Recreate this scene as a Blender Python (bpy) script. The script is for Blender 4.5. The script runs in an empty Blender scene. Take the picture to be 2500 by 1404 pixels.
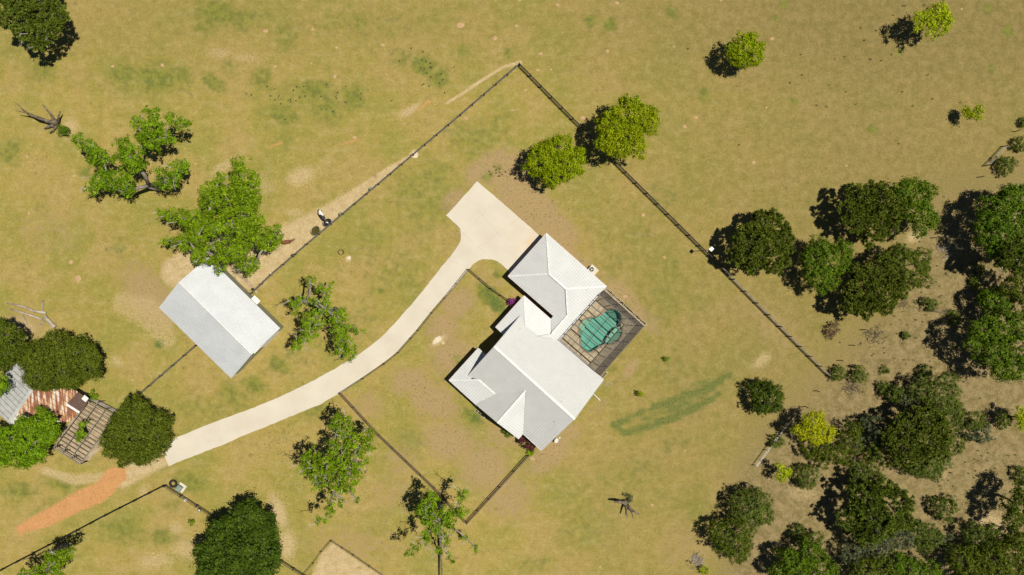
import bpy, math, random
import numpy as np
from mathutils import Vector, Matrix
from mathutils.geometry import tessellate_polygon
random.seed(7)
C = bpy.data.collections.new("place"); bpy.context.scene.collection.children.link(C)
SC = bpy.context.scene
# ------------------------------------------------------------------ camera, sky, sun, exposure
H, F, CX, CY = 128.0, 1944.0, 1250.0, 702.0          # drone height in m, focal length in photo pixels
cam = bpy.data.cameras.new("camera"); cam.sensor_width = 36.0; cam.lens = 36.0 * F / 2500.0
cam.clip_end = 6000; cam.clip_start = 1
co = bpy.data.objects.new("camera", cam); co.location = (0, 0, H); C.objects.link(co); SC.camera = co
ELEV = math.atan(F / 760.0)
sd = Vector((math.cos(ELEV) * .9976, math.cos(ELEV) * .07, math.sin(ELEV)))
w = bpy.data.worlds.new("World"); SC.world = w; w.use_nodes = True
nt = w.node_tree; sk = nt.nodes.new('ShaderNodeTexSky'); sk.sky_type = 'NISHITA'; sk.sun_disc = False; sk.air_density = .75; sk.dust_density = .2; sk.altitude = 1500
sk.sun_elevation = ELEV; sk.sun_rotation = math.atan2(sd.x, sd.y)
bg = nt.nodes['Background']; bg.inputs[1].default_value = 0.05; nt.links.new(sk.outputs[0], bg.inputs[0])
sl = bpy.data.lights.new("sun", 'SUN'); sl.energy = 5.0; sl.angle = math.radians(.5); sl.color = (1, .945, .825)
so = bpy.data.objects.new("sun", sl); so.rotation_euler = (-sd).to_track_quat('-Z', 'Y').to_euler(); C.objects.link(so)
SC.view_settings.view_transform = 'Standard'; SC.view_settings.look = 'None'
SC.view_settings.gamma = 1; SC.view_settings.exposure = 0.16
SC.render.engine = 'CYCLES'

def P(px, py, z=0.0):
    return Vector(((px - CX) / F * (H - z), -(py - CY) / F * (H - z), z))
S0 = H / F                                             # metres per photo pixel on the ground
# ------------------------------------------------------------------ materials
def mat(name, col, rough=.7, col2=None, scale=3.0, metal=0.0, bump=0.0, bscale=20., detail=4, lo=.4, hi=.6, spec=.3):
    m = bpy.data.materials.new(name); m.use_nodes = True; t = m.node_tree; b = t.nodes['Principled BSDF']
    b.inputs['Roughness'].default_value = rough; b.inputs['Metallic'].default_value = metal
    b.inputs['Specular IOR Level'].default_value = spec
    g = t.nodes.new('ShaderNodeNewGeometry')
    if col2 is None: col2 = tuple(c * .8 for c in col)
    n = t.nodes.new('ShaderNodeTexNoise'); n.inputs['Scale'].default_value = scale; n.inputs['Detail'].default_value = detail
    t.links.new(g.outputs['Position'], n.inputs['Vector'])
    r = t.nodes.new('ShaderNodeValToRGB'); r.color_ramp.elements[0].position = lo; r.color_ramp.elements[1].position = hi
    r.color_ramp.elements[0].color = (*col, 1); r.color_ramp.elements[1].color = (*col2, 1)
    t.links.new(n.outputs['Fac'], r.inputs['Fac']); t.links.new(r.outputs['Color'], b.inputs['Base Color'])
    if bump:
        n2 = t.nodes.new('ShaderNodeTexNoise'); n2.inputs['Scale'].default_value = bscale
        t.links.new(g.outputs['Position'], n2.inputs['Vector'])
        bp = t.nodes.new('ShaderNodeBump'); bp.inputs['Strength'].default_value = bump
        t.links.new(n2.outputs['Fac'], bp.inputs['Height']); t.links.new(bp.outputs['Normal'], b.inputs['Normal'])
    return m
def leafmat(name, dark, light, trans=.3, hue=.008):
    m = bpy.data.materials.new(name); m.use_nodes = True; t = m.node_tree; t.nodes.clear()
    o = t.nodes.new('ShaderNodeOutputMaterial'); a = t.nodes.new('ShaderNodeAttribute'); a.attribute_name = 'tint'
    r = t.nodes.new('ShaderNodeValToRGB'); r.color_ramp.elements[0].color = (*dark, 1); r.color_ramp.elements[1].color = (*light, 1)
    t.links.new(a.outputs['Fac'], r.inputs['Fac'])
    oi = t.nodes.new('ShaderNodeObjectInfo'); mr = t.nodes.new('ShaderNodeMapRange')
    mr.inputs['To Min'].default_value = .5 - hue; mr.inputs['To Max'].default_value = .5 + hue * .6
    t.links.new(oi.outputs['Random'], mr.inputs['Value'])
    hs = t.nodes.new('ShaderNodeHueSaturation'); t.links.new(r.outputs['Color'], hs.inputs['Color']); t.links.new(mr.outputs[0], hs.inputs['Hue'])
    d = t.nodes.new('ShaderNodeBsdfDiffuse'); tr = t.nodes.new('ShaderNodeBsdfTranslucent'); mx = t.nodes.new('ShaderNodeMixShader')
    gl = t.nodes.new('ShaderNodeBsdfGlossy'); gl.inputs['Roughness'].default_value = .5; gl.inputs['Color'].default_value = (.9, .9, .8, 1)
    mx2 = t.nodes.new('ShaderNodeMixShader'); mx2.inputs[0].default_value = .008
    mx.inputs[0].default_value = trans
    t.links.new(hs.outputs[0], d.inputs[0]); t.links.new(hs.outputs[0], tr.inputs[0])
    t.links.new(d.outputs[0], mx.inputs[1]); t.links.new(tr.outputs[0], mx.inputs[2])
    t.links.new(mx.outputs[0], mx2.inputs[1]); t.links.new(gl.outputs[0], mx2.inputs[2]); t.links.new(mx2.outputs[0], o.inputs[0])
    return m
M = dict(
 concrete=mat('concrete', (.54, .49, .405), .85, (.48, .43, .345), .30, bump=.05, detail=8, lo=.3, hi=.7),
 joint=mat('joint', (.47, .40, .32), .9),
 roof=mat('roof_metal', (.56, .563, .55), .5, (.525, .528, .517), .5, spec=.35),
 roof_old=mat('roof_metal_dull', (.51, .51, .49), .5, (.47, .47, .45), .6, spec=.5, lo=.3, hi=.7),
 cap=mat('ridge_cap', (.68, .68, .66), .5), seam=mat('seam', (.46, .47, .475), .5),
 barn=mat('barn_roof', (.545, .56, .575), .5, (.50, .515, .53), .4, spec=.35), barnwall=mat('barn_wall', (.28, .28, .2), .7),
 white=mat('white_paint', (.75, .73, .70), .6), trim=mat('trim', (.62, .5, .5), .6), brick=mat('wall_brick', (.42, .33, .25), .85, (.35, .27, .2), 6),
 door=mat('door_paint', (.5, .47, .42), .6), glass=mat('window_glass', (.03, .04, .05), .1, spec=.8),
 darkwood=mat('dark_fence', (.045, .035, .028), .8, (.07, .055, .045), 3), greywood=mat('grey_fence', (.085, .08, .07), .85, (.15, .14, .12), 2.5),
 weather=mat('weathered_wood', (.34, .31, .24), .85, (.22, .19, .14), 2), brownwood=mat('brown_fence', (.075, .05, .03), .8, (.11, .075, .045), 2),
 wire=mat('wire', (.10, .07, .045), .6), palewire=mat('pale_wire', (.3, .28, .24), .6),
 bark=mat('bark', (.13, .10, .07), .9, (.20, .165, .12), 2, bump=.4), palebark=mat('pale_bark', (.26, .23, .19), .9, (.17, .14, .11), 1.5, bump=.3),
 deadwood=mat('dead_wood', (.42, .37, .31), .85, (.28, .23, .18), 1.5), darkdead=mat('dark_dead_wood', (.09, .07, .05), .9, (.19, .15, .11), 2.5),
 deck=mat('pool_deck', (.40, .335, .23), .85, (.32, .26, .165), 2.2, bump=.2, detail=10), coping=mat('coping_brick', (.22, .13, .08), .85, (.28, .2, .14), 5),
 plaster=mat('pool_plaster', (.25, .41, .35), .6, (.22, .375, .32), .6), shelf=mat('pool_shelf', (.46, .47, .38), .6, (.38, .42, .33), 1.0),
 bronze=mat('bronze_frame', (.045, .035, .028), .4), pavstone=mat('stone_border', (.52, .45, .34), .85, (.35, .3, .22), 9),
 galv=mat('galvanised', (.33, .34, .30), .35, metal=.6), water_olive=mat('olive_water', (.07, .06, .012), .08, spec=.6),
 water_dark=mat('dark_water', (.022, .02, .014), .08, spec=.6), rubber=mat('rubber', (.022, .019, .017), .85), rust=mat('rusty_iron', (.14, .07, .045), .8, (.08, .04, .03), 6),
 greenbox=mat('green_steel', (.20, .25, .20), .5), black=mat('black_paint', (.015, .015, .015), .5), hose=mat('hose', (.36, .38, .26), .5),
 stonewhite=mat('pale_stone', (.62, .58, .50), .8), beam=mat('grey_beam', (.17, .15, .13), .8, (.24, .21, .17), 2), rafter=mat('rafter', (.085, .065, .05), .85),
 sandfloor=mat('sand_floor', (.36, .28, .18), .9, (.27, .21, .13), 1.0, bump=.2), greyroof=mat('grey_tin', (.42, .43, .42), .5, (.33, .33, .32), 1.3, lo=.35, hi=.65),
 brownfelt=mat('brown_felt', (.115, .07, .055), .9), flower=mat('purple_bloom', (.3, .03, .3), .7), solar=mat('lamp_head', (.8, .8, .8), .35),
)
def stain():
    t = M['concrete'].node_tree; b = t.nodes['Principled BSDF']; l = b.inputs['Base Color'].links[0]; src = l.from_socket
    g = t.nodes.new('ShaderNodeNewGeometry'); n = t.nodes.new('ShaderNodeTexNoise'); n.inputs['Scale'].default_value = .45; n.inputs['Detail'].default_value = 7
    t.links.new(g.outputs['Position'], n.inputs['Vector'])
    for (px, py, r, col, k) in ((1285, 590, 3.2, (.55, .40, .24), .75), (1255, 560, 2.5, (.55, .42, .27), .5), (960, 840, 3., (.42, .37, .29), .5), (900, 905, 3., (.44, .38, .30), .45), (1215, 600, 3.5, (.44, .39, .31), .4), (600, 1030, 3., (.44, .38, .30), .35), (1120, 660, 3., (.44, .39, .31), .3)):
        d = t.nodes.new('ShaderNodeVectorMath'); d.operation = 'DISTANCE'; d.inputs[1].default_value = P(px, py, .07); t.links.new(g.outputs['Position'], d.inputs[0])
        m = t.nodes.new('ShaderNodeMapRange'); m.interpolation_type = 'SMOOTHSTEP'; m.inputs[1].default_value = r; m.inputs[2].default_value = 0; t.links.new(d.outputs['Value'], m.inputs[0])
        f = t.nodes.new('ShaderNodeMapRange'); f.inputs[1].default_value = .42; f.inputs[2].default_value = .62; f.inputs[4].default_value = k; t.links.new(n.outputs['Fac'], f.inputs[0])
        mu = t.nodes.new('ShaderNodeMath'); mu.operation = 'MULTIPLY'; t.links.new(m.outputs[0], mu.inputs[0]); t.links.new(f.outputs[0], mu.inputs[1])
        x = t.nodes.new('ShaderNodeMix'); x.data_type = 'RGBA'; t.links.new(mu.outputs[0], x.inputs[0]); t.links.new(src, x.inputs[6]); x.inputs[7].default_value = (*col, 1); src = x.outputs[2]
    t.links.new(src, b.inputs['Base Color'])
stain()
# rusty tin: patches of rust over pale metal
def rusty():
    m = mat('rusty_tin', (.50, .50, .48), .7); t = m.node_tree; b = t.nodes['Principled BSDF']
    g = t.nodes.new('ShaderNodeNewGeometry'); n = t.nodes.new('ShaderNodeTexNoise'); n.inputs['Scale'].default_value = .9; n.inputs['Detail'].default_value = 8
    mp = t.nodes.new('ShaderNodeMapping'); mp.inputs['Rotation'].default_value = (0, 0, math.radians(-32)); mp.inputs['Scale'].default_value = (3.5, .45, 1)
    mp.vector_type = 'POINT'
    mp.inputs['Rotation'].default_value = (0, 0, math.radians(30 + 90))
    t.links.new(g.outputs['Position'], mp.inputs['Vector']); t.links.new(mp.outputs[0], n.inputs['Vector'])
    sx = t.nodes.new('ShaderNodeSeparateXYZ'); t.links.new(g.outputs['Position'], sx.inputs[0])
    mr = t.nodes.new('ShaderNodeMapRange'); mr.inputs[1].default_value = P(45, 1000).x; mr.inputs[2].default_value = P(110, 1000).x
    mr.inputs[3].default_value = -.16; mr.inputs[4].default_value = .10
    t.links.new(sx.outputs[0], mr.inputs[0])
    ad = t.nodes.new('ShaderNodeMath'); ad.operation = 'ADD'; t.links.new(n.outputs[0], ad.inputs[0]); t.links.new(mr.outputs[0], ad.inputs[1])
    r = t.nodes.new('ShaderNodeValToRGB'); e = r.color_ramp.elements; e[0].position = .47; e[0].color = (.52, .50, .46, 1)
    e[1].position = .78; e[1].color = (.16, .065, .045, 1); x = e.new(.54); x.color = (.48, .28, .13, 1); y = e.new(.62); y.color = (.24, .095, .05, 1)
    t.links.new(ad.outputs[0], r.inputs[0]); t.links.new(r.outputs[0], b.inputs['Base Color'])
    return m
M['rusty'] = rusty()
def screenmat(name, op, col):
    m = bpy.data.materials.new(name); m.use_nodes = True; t = m.node_tree; t.nodes.clear()
    o = t.nodes.new('ShaderNodeOutputMaterial'); a = t.nodes.new('ShaderNodeBsdfTransparent'); d = t.nodes.new('ShaderNodeBsdfDiffuse')
    d.inputs[0].default_value = (*col, 1); mx = t.nodes.new('ShaderNodeMixShader'); mx.inputs[0].default_value = op
    t.links.new(a.outputs[0], mx.inputs[1]); t.links.new(d.outputs[0], mx.inputs[2]); t.links.new(mx.outputs[0], o.inputs[0]); return m
M['screen'] = screenmat('insect_screen', .05, (.05, .045, .04)); M['screen2'] = screenmat('dense_screen', .52, (.05, .045, .04))
def watermat():
    m = bpy.data.materials.new('pool_water'); m.use_nodes = True; t = m.node_tree; t.nodes.clear()
    o = t.nodes.new('ShaderNodeOutputMaterial'); a = t.nodes.new('ShaderNodeBsdfTransparent'); a.inputs[0].default_value = (.62, .86, .80, 1)
    g = t.nodes.new('ShaderNodeBsdfGlossy'); g.inputs['Roughness'].default_value = .05; f = t.nodes.new('ShaderNodeFresnel'); f.inputs[0].default_value = 1.33
    mx = t.nodes.new('ShaderNodeMixShader'); t.links.new(f.outputs[0], mx.inputs[0]); t.links.new(a.outputs[0], mx.inputs[1]); t.links.new(g.outputs[0], mx.inputs[2])
    t.links.new(mx.outputs[0], o.inputs[0]); return m
M['water'] = watermat()
L = dict(
 pecan=leafmat('pecan_leaves', (.085, .155, .004), (.25, .40, .010), .32),
 bright=leafmat('bright_leaves', (.15, .22, .002), (.38, .44, .006), .35, .006),
 lime=leafmat('lime_leaves', (.24, .32, .005), (.48, .55, .012), .35, .01),
 yellow=leafmat('yellow_leaves', (.27, .32, .005), (.52, .54, .012), .35, .01),
 oak=leafmat('live_oak_leaves', (.044, .066, .004), (.135, .180, .014), .22),
 magnolia=leafmat('magnolia_leaves', (.022, .045, .003), (.085, .135, .010), .15),
 pine=leafmat('pine_needles', (.060, .088, .007), (.185, .235, .028), .28),
 broad=leafmat('broad_leaves', (.045, .090, .004), (.15, .24, .012), .3),
 cedar=leafmat('cedar_foliage', (.052, .080, .008), (.165, .215, .034), .25),
 greyc=leafmat('grey_foliage', (.065, .080, .035), (.17, .20, .095), .25, .01),
 dry=leafmat('dry_leaves', (.13, .09, .045), (.26, .19, .10), .2, .01),
 wine=leafmat('wine_leaves', (.05, .01, .012), (.14, .035, .04), .2),
)
# ------------------------------------------------------------------ object helpers
ORG = {}
def tag(o, label=None, cat=None, group=None, kind=None):
    if label: o['label'] = label
    if cat: o['category'] = cat
    if group: o['group'] = group
    if kind: o['kind'] = kind
    return o
def thing(name, loc, label, cat, group=None):
    o = bpy.data.objects.new(name, None); o.empty_display_size = .3; C.objects.link(o); o.location = loc; ORG[o.name] = Vector(loc)
    return tag(o, label, cat, group)
class MB:
    def __init__(s): s.v = []; s.f = []
    def add(s, vs, fs):
        n = len(s.v); s.v += [tuple(v) for v in vs]; s.f += [tuple(i + n for i in f) for f in fs]; return s
    def box(s, c, sx, sy, sz, rot=0.0, tilt=None):      # centre, full sizes, rotation about z
        R = Matrix.Rotation(rot, 3, 'Z'); c = Vector(c)
        if tilt is not None: R = tilt
        vs = [c + R @ Vector((x * sx / 2, y * sy / 2, z * sz / 2)) for x in (-1, 1) for y in (-1, 1) for z in (-1, 1)]
        return s.add(vs, [(0, 1, 3, 2), (4, 6, 7, 5), (0, 4, 5, 1), (2, 3, 7, 6), (0, 2, 6, 4), (1, 5, 7, 3)])
    def bar(s, a, b, wd, ht):                            # rectangular bar from a to b
        a = Vector(a); b = Vector(b); d = b - a; l = d.length
        if l < 1e-5: return s
        d.normalize(); up = Vector((0, 0, 1)) if abs(d.z) < .95 else Vector((1, 0, 0))
        x = d.cross(up).normalized(); y = x.cross(d).normalized()
        vs = [p + x * (i * wd / 2) + y * (j * ht / 2) for p in (a, b) for i, j in ((-1, -1), (1, -1), (1, 1), (-1, 1))]
        return s.add(vs, [(3, 2, 1, 0), (4, 5, 6, 7), (0, 1, 5, 4), (1, 2, 6, 5), (2, 3, 7, 6), (3, 0, 4, 7)])
    def tube(s, pts, rad, n=6):
        pts = [Vector(p) for p in pts]; rings = []
        for i, p in enumerate(pts):
            d = (pts[min(i + 1, len(pts) - 1)] - pts[max(i - 1, 0)])
            if d.length < 1e-6: d = Vector((0, 0, 1))
            d.normalize(); up = Vector((0, 0, 1)) if abs(d.z) < .9 else Vector((1, 0, 0))
            x = d.cross(up).normalized(); y = x.cross(d).normalized(); r = rad[i] if isinstance(rad, (list, tuple)) else rad
            rings.append([p + (x * math.cos(a) + y * math.sin(a)) * r for a in [2 * math.pi * k / n for k in range(n)]])
        vs = [v for r in rings for v in r]; fs = []
        for i in range(len(pts) - 1):
            for k in range(n): fs.append((i * n + k, i * n + (k + 1) % n, (i + 1) * n + (k + 1) % n, (i + 1) * n + k))
        fs.append(tuple(range(n))[::-1]); fs.append(tuple((len(pts) - 1) * n + k for k in range(n)))
        return s.add(vs, fs)
    def lathe(s, c, prof, n=24, sx=1., sy=1., rot=0.):   # profile [(r,z)...]
        c = Vector(c); vs = []; fs = []; cr, sr = math.cos(rot), math.sin(rot)
        for r, z in prof:
            for k in range(n):
                a = 2 * math.pi * k / n; x = r * math.cos(a) * sx; y = r * math.sin(a) * sy
                vs.append(c + Vector((x * cr - y * sr, x * sr + y * cr, z)))
        for i in range(len(prof) - 1):
            for k in range(n): fs.append((i * n + k, i * n + (k + 1) % n, (i + 1) * n + (k + 1) % n, (i + 1) * n + k))
        return s.add(vs, fs)
    def disc(s, c, r, n=24, sx=1., sy=1., rot=0.):
        c = Vector(c); cr, sr = math.cos(rot), math.sin(rot)
        vs = [c + Vector((r * sx * math.cos(a) * cr - r * sy * math.sin(a) * sr, r * sx * math.cos(a) * sr + r * sy * math.sin(a) * cr, 0)) for a in [2 * math.pi * k / n for k in range(n)]]
        return s.add(vs, [tuple(range(n))])
    def prism(s, pts, z0, z1):                           # pts: xy list (ccw or cw)
        pts = [(p[0], p[1]) for p in pts]; n = len(pts)
        if sum(pts[i][0] * pts[(i + 1) % n][1] - pts[(i + 1) % n][0] * pts[i][1] for i in range(n)) < 0: pts = pts[::-1]
        tri = tessellate_polygon([[Vector((x, y, 0)) for x, y in pts]])
        vs = [(x, y, z0) for x, y in pts] + [(x, y, z1) for x, y in pts]; fs = []
        for t in tri:
            a, b, c_ = t; cr = (pts[b][0] - pts[a][0]) * (pts[c_][1] - pts[a][1]) - (pts[c_][0] - pts[a][0]) * (pts[b][1] - pts[a][1])
            if cr < 0: b, c_ = c_, b
            fs.append((a + n, b + n, c_ + n)); fs.append((c_, b, a))
        fs += [(i, (i + 1) % n, (i + 1) % n + n, i + n) for i in range(n)]
        return s.add(vs, fs)
    def slab(s, top, th):                                # planar 3D polygon thickened straight down
        n = len(top); top = [Vector(p) for p in top]
        tri = tessellate_polygon([top]); bot = [p - Vector((0, 0, th)) for p in top]; fs = []
        for a, b, c_ in tri:
            nn = (top[b] - top[a]).cross(top[c_] - top[a])
            if nn.z < 0: b, c_ = c_, b
            fs.append((a, b, c_)); fs.append((c_ + n, b + n, a + n))
        fs += [(i, (i + 1) % n, (i + 1) % n + n, i + n) for i in range(n)]
        return s.add(top + bot, fs)
    def build(s, name, m, parent=None, smooth=False):
        o0 = ORG[parent.name] if parent else Vector((0, 0, 0))
        me = bpy.data.meshes.new(name); me.from_pydata([(x - o0.x, y - o0.y, z - o0.z) for x, y, z in s.v], [], s.f); me.update()
        me.materials.append(m)
        if smooth: me.polygons.foreach_set('use_smooth', [True] * len(me.polygons))
        o = bpy.data.objects.new(name, me); C.objects.link(o)
        if parent: o.parent = parent
        ORG[o.name] = o0; return o
def inpoly(X, Y, poly):
    c = np.zeros(X.shape, bool); n = len(poly)
    for i in range(n):
        x1, y1 = poly[i]; x2, y2 = poly[(i + 1) % n]
        if y1 == y2: continue
        c ^= ((y1 > Y) != (y2 > Y)) & (X < (x2 - x1) * (Y - y1) / (y2 - y1) + x1)
    return c
def segdist(X, Y, a, b):
    dx, dy = b[0] - a[0], b[1] - a[1]; l2 = dx * dx + dy * dy + 1e-9
    t = np.clip(((X - a[0]) * dx + (Y - a[1]) * dy) / l2, 0, 1)
    return np.hypot(X - a[0] - t * dx, Y - a[1] - t * dy), t
# ------------------------------------------------------------------ ground sheet with surface masks (in photo px on the ground plane)
POOL = [(1350 + x / 5.616, 680 + y / 5.616) for x, y in [(800,418),(870,430),(925,480),(940,550),(925,650),(945,720),(935,780),(890,850),(820,890),(740,890),(700,900),(620,940),(540,1000),(480,1010),(420,980),(380,920),(375,860),(385,800),(360,730),(358,660),(390,600),(450,550),(530,540),(620,530),(700,470),(740,435)]]
def ground():
    fx = np.arange(-95, 95.01, .26); fy = np.arange(-56, 56.01, .26)
    ex = np.array([6, 16, 35, 75, 160, 350, 800, 2000.])
    xs = np.concatenate([(-95 - ex)[::-1], fx, fx[-1] + ex]); ys = np.concatenate([(-56 - ex)[::-1], fy, fy[-1] + ex])
    X, Y = np.meshgrid(xs, ys); PX = X / S0 + CX; PY = CY - Y / S0
    def blob(lst, soft=1.0):
        m = np.zeros(X.shape)
        for b in lst:
            if len(b) == 3: x, y, r = b; rx = ry = r; a = 0; s = 1
            elif len(b) == 4: x, y, rx, s = b; ry = rx; a = 0
            else: x, y, rx, ry, a, s = b
            ca, sa = math.cos(math.radians(a)), math.sin(math.radians(a))
            u = ((PX - x) * ca + (PY - y) * sa) / rx; v = (-(PX - x) * sa + (PY - y) * ca) / ry
            m = np.maximum(m, s * np.clip(1.35 - np.hypot(u, v), 0, 1))
        return m
    def chain(pts, edge=.5, s=1.0):
        m = np.zeros(X.shape)
        for p, q in zip(pts[:-1], pts[1:]):
            d, t = segdist(PX, PY, p[:2], q[:2]); r = p[2] + (q[2] - p[2]) * t
            m = np.maximum(m, s * np.clip(1 + edge - d / r * 1.0, 0, 1))
        return m
    def poly(pp, soft=8):
        ins = inpoly(PX, PY, pp); d = np.full(X.shape, 1e9)
        for i in range(len(pp)): d = np.minimum(d, segdist(PX, PY, pp[i], pp[(i + 1) % len(pp)])[0])
        return np.clip(.5 + np.where(ins, d, -d) / soft, 0, 1)
    green = blob([(1050,520,120,80,-40,.42),(960,660,110,60,-40,.42),(1180,330,120,60,-40,.45),(700,880,90,50,-20,.4),(560,990,100,40,-20,.5),(880,780,60,80,40,.4),(1600,700,120,200,-10,.32),(1500,1180,200,100,-20,.32),(750,230,200,60,0,.4),(350,200,220,60,0,.4),(900,60,280,50,0,.38),(560,40,160,50,0,.4),(150,1240,120,40,-20,.5),(530,30,60,35,10,.9),(590,50,40,.7),(500,60,40,.6),(380,190,70,40,0,.8),(300,180,40,.7),(450,185,30,.7),(520,200,40,20,30,.9),(640,190,35,.7),(770,220,50,30,0,.9),(800,260,50,.7),(860,240,35,.9),(690,280,50,30,20,.8),
      (1035,160,40,28,30,1.),(1070,190,30,.9),(880,60,30,.6),(980,140,30,.6),(700,90,50,.5),(1130,120,20,.6),(1240,130,15,.8),(1490,60,20,1),(1440,50,20,.8),(1640,30,20,.7),(1720,230,22,.8),(1915,13,14,.8),(1895,45,12,.8),(2410,20,20,.6),(2460,75,18,.8),(2195,128,12,.8),
      (2130,315,14,.9),(1940,250,14,.7),(2420,170,16,.6),(1510,255,15,.6),(100,170,50,.6),(20,370,40,.7),(210,420,22,.7),(280,180,30,.5),(560,165,30,.5),(100,500,30,.4),(290,600,30,.5),(700,340,30,.5),
      (390,838,14,14,0,1.2),(620,940,35,25,20,.9),(680,890,35,25,30,.9),(560,960,35,.6),(470,1000,60,.4),(560,895,22,.5),(930,710,10,.8),(1020,780,25,.5),(1150,1015,30,22,20,.9),(1190,720,38,22,45,1.1),(1215,745,28,20,50,1.2),(1120,880,18,.7),(1060,420,60,.5),(1130,330,60,.5),(1000,460,60,.5),(900,600,70,.4),(1000,700,60,.4),
      (1190,430,16,.8),(1215,410,14,.6),(1210,560,12,.6),(1215,670,14,.8),(1470,720,30,20,20,.6),(1530,750,15,.6),(1510,860,22,.6),(1490,900,20,.5),(1450,870,15,.6),
      (460,1180,50,30,10,.8),(400,1130,30,.6),(340,1110,60,20,-10,.7),(150,1180,60,25,15,.7),(50,1200,50,30,0,.7),(120,1330,30,.5),(300,1290,70,40,10,.6),(400,1310,50,30,0,.7),(420,1230,30,.5),(760,1000,40,.5),(1000,1080,50,.4),(1560,1150,100,50,-30,.45),(1650,1080,80,40,-30,.4),(1400,1300,80,.35),(1300,1380,60,30,0,.5),(1700,1250,60,.4),(1620,480,60,.45),(1560,560,60,.4),(1500,650,60,.4),(1640,650,40,.5),(1700,740,60,.4),(1450,560,50,.3),(1650,900,80,.4)])
    dgreen = chain([(1782,915,12),(1735,942,24),(1690,962,30),(1640,982,24),(1595,992,16)], 0, 1.) 
    dgreen = np.maximum(dgreen, chain([(1755,962,10),(1690,1000,24),(1640,1018,26),(1590,1040,20),(1530,1055,18),(1500,1040,16)], 0, .95))
    dgreen = np.maximum(dgreen, chain([(1720,965,34),(1640,1000,34),(1570,1025,26)], 0, .62)); dgreen = np.maximum(dgreen, chain([(1640,985,16),(1570,1005,18),(1515,1030,18)], 0, .8))
    dgreen = np.maximum(dgreen, blob([(1210,735,34,15,48,.9),(1195,715,20,.6),(1165,1022,18,10,20,.75),(388,838,9,.8)]))
    sand = chain([(300,740,22),(360,760,30),(390,800,28),(410,830,16)], .9, .55)
    sand = np.maximum(sand, chain([(430,665,34),(480,640,42),(560,660,56),(640,640,48),(700,595,42),(790,540,30),(870,480,19),(950,420,12),(1000,388,8),(1014,378,12)], .5, 1.3))
    yl = np.interp(PX, [300, 615, 750, 866, 1037, 1267], [960, 714, 594, 496, 352, 156]); sand *= np.clip((yl + 3 - PY) / 5, 0, 1) * np.clip((1030 - PX) / 8, 0, 1)
    sand = np.maximum(sand, chain([(1090,252,3.2),(1130,228,3.5),(1170,200,4),(1230,163,3),(1270,153,5)], .6, 1.))
    sand = np.maximum(sand, chain([(300,1165,26),(350,1138,24),(402,1118,20)], .5, 1.15)); 
    sand = np.maximum(sand, chain([(110,1150,12),(180,1172,16),(250,1165,14)], .5, .7))
    sand = np.maximum(sand, poly([(815,1322),(862,1360),(935,1404),(950,1500),(745,1500),(760,1404),(785,1350)], 14))
    sand = np.maximum(sand, blob([(640,455,50,40,0,.5),(735,430,50,30,-20,.75),(720,520,35,20,0,.6),(790,400,40,20,-20,.4),(1000,270,45,14,-35,.7),(680,1250,25,60,-20,.8),(700,1330,30,50,0,.8),(430,1290,25,.6),(460,1340,60,40,0,.6),(380,1370,70,30,-10,.6),(350,1200,22,.6),(285,880,25,18,40,.6),(290,1000,12,.5),
      (850,632,8,9,0,1.2),(1072,832,30,12,-35,.8),(1860,880,40,20,-40,.65),(2235,575,30,18,-30,.9),(170,310,28,34,20,.7),(60,800,50,30,20,.6),(120,820,30,.5),(530,130,50,20,0,.5),(600,140,50,18,0,.5),(150,600,60,40,0,.25),(640,690,25,.5),(620,1185,50,.2),(2420,1280,60,40,30,.7),(2160,1340,50,12,25,.8),(2300,1150,40,.4),(1960,1200,60,30,10,.5),(1930,1150,30,.3),(2070,1200,60,25,0,.4),(1180,270,30,.2),(540,410,50,20,-35,.6)]))
    pale = blob([(1013,378,9,1.2),(852,630,5,5,0,1.3),(1068,830,16,8,-40,1.),(1082,838,6,.7)])
    pale = np.maximum(pale, chain([(1474,707,2.2),(1520,745,2.2),(1573,794,2.2)], .5, .7))
    clay = poly([(256,1152),(264,1144),(306,1139),(309,1158),(305,1174),(288,1188),(275,1206),(245,1229),(199,1246),(160,1266),(120,1285),(85,1295),(55,1303),(50,1312),(42,1298),(38,1289),(71,1266),(128,1235),(185,1200),(242,1175)], 14)
    
    clay = np.maximum(clay, chain([(660,360,4),(685,348,5)], .5, .6)); clay = np.maximum(clay, chain([(1020,268,3),(1052,245,5)], .5, .6))
    clay = np.maximum(clay, chain([(845,350,4),(875,342,4)], .5, .55)); clay = np.maximum(clay, chain([(1690,285,1.5),(1700,297,1.5)], .5, .6))
    thatch = blob([(365,720,110,60,50,.75),(440,650,60,30,-30,.8),(60,790,70,40,20,.6),(120,560,120,80,0,.35),(1880,800,120,60,45,.4),(1700,1330,100,80,0,.4),(860,1330,150,60,0,.45),(1240,420,70,55,30,1.2),(1180,410,60,30,-40,1.1),(1105,490,35,25,-45,1.1),(1290,500,125,50,45,1.3),(1360,560,60,36,45,1.3),(1370,620,70,32,48,1.2),(1420,660,60,30,45,1.1),(1530,740,80,30,50,1.1),(1590,790,40,30,50,.6),(1540,900,40,16,-50,.7),(1470,990,30,14,-50,.5),(1180,680,30,.4),(1120,740,50,40,-40,.9),(1080,800,50,.8),(1100,870,60,.8),(1000,930,60,40,0,.8),(1060,980,80,50,30,.8),(900,990,50,.5),(1100,1080,90,60,20,.75),(1180,1140,70,.8),(1230,1060,60,.6),(1340,1110,80,40,-35,.8),(1390,1060,50,30,-40,.6),(980,1120,60,.5),(960,1200,80,.4),(1240,1210,80,.6),(1500,1290,80,.3),(1215,690,14,.5),(2040,1150,40,.5),(1120,575,10,.6)])
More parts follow.
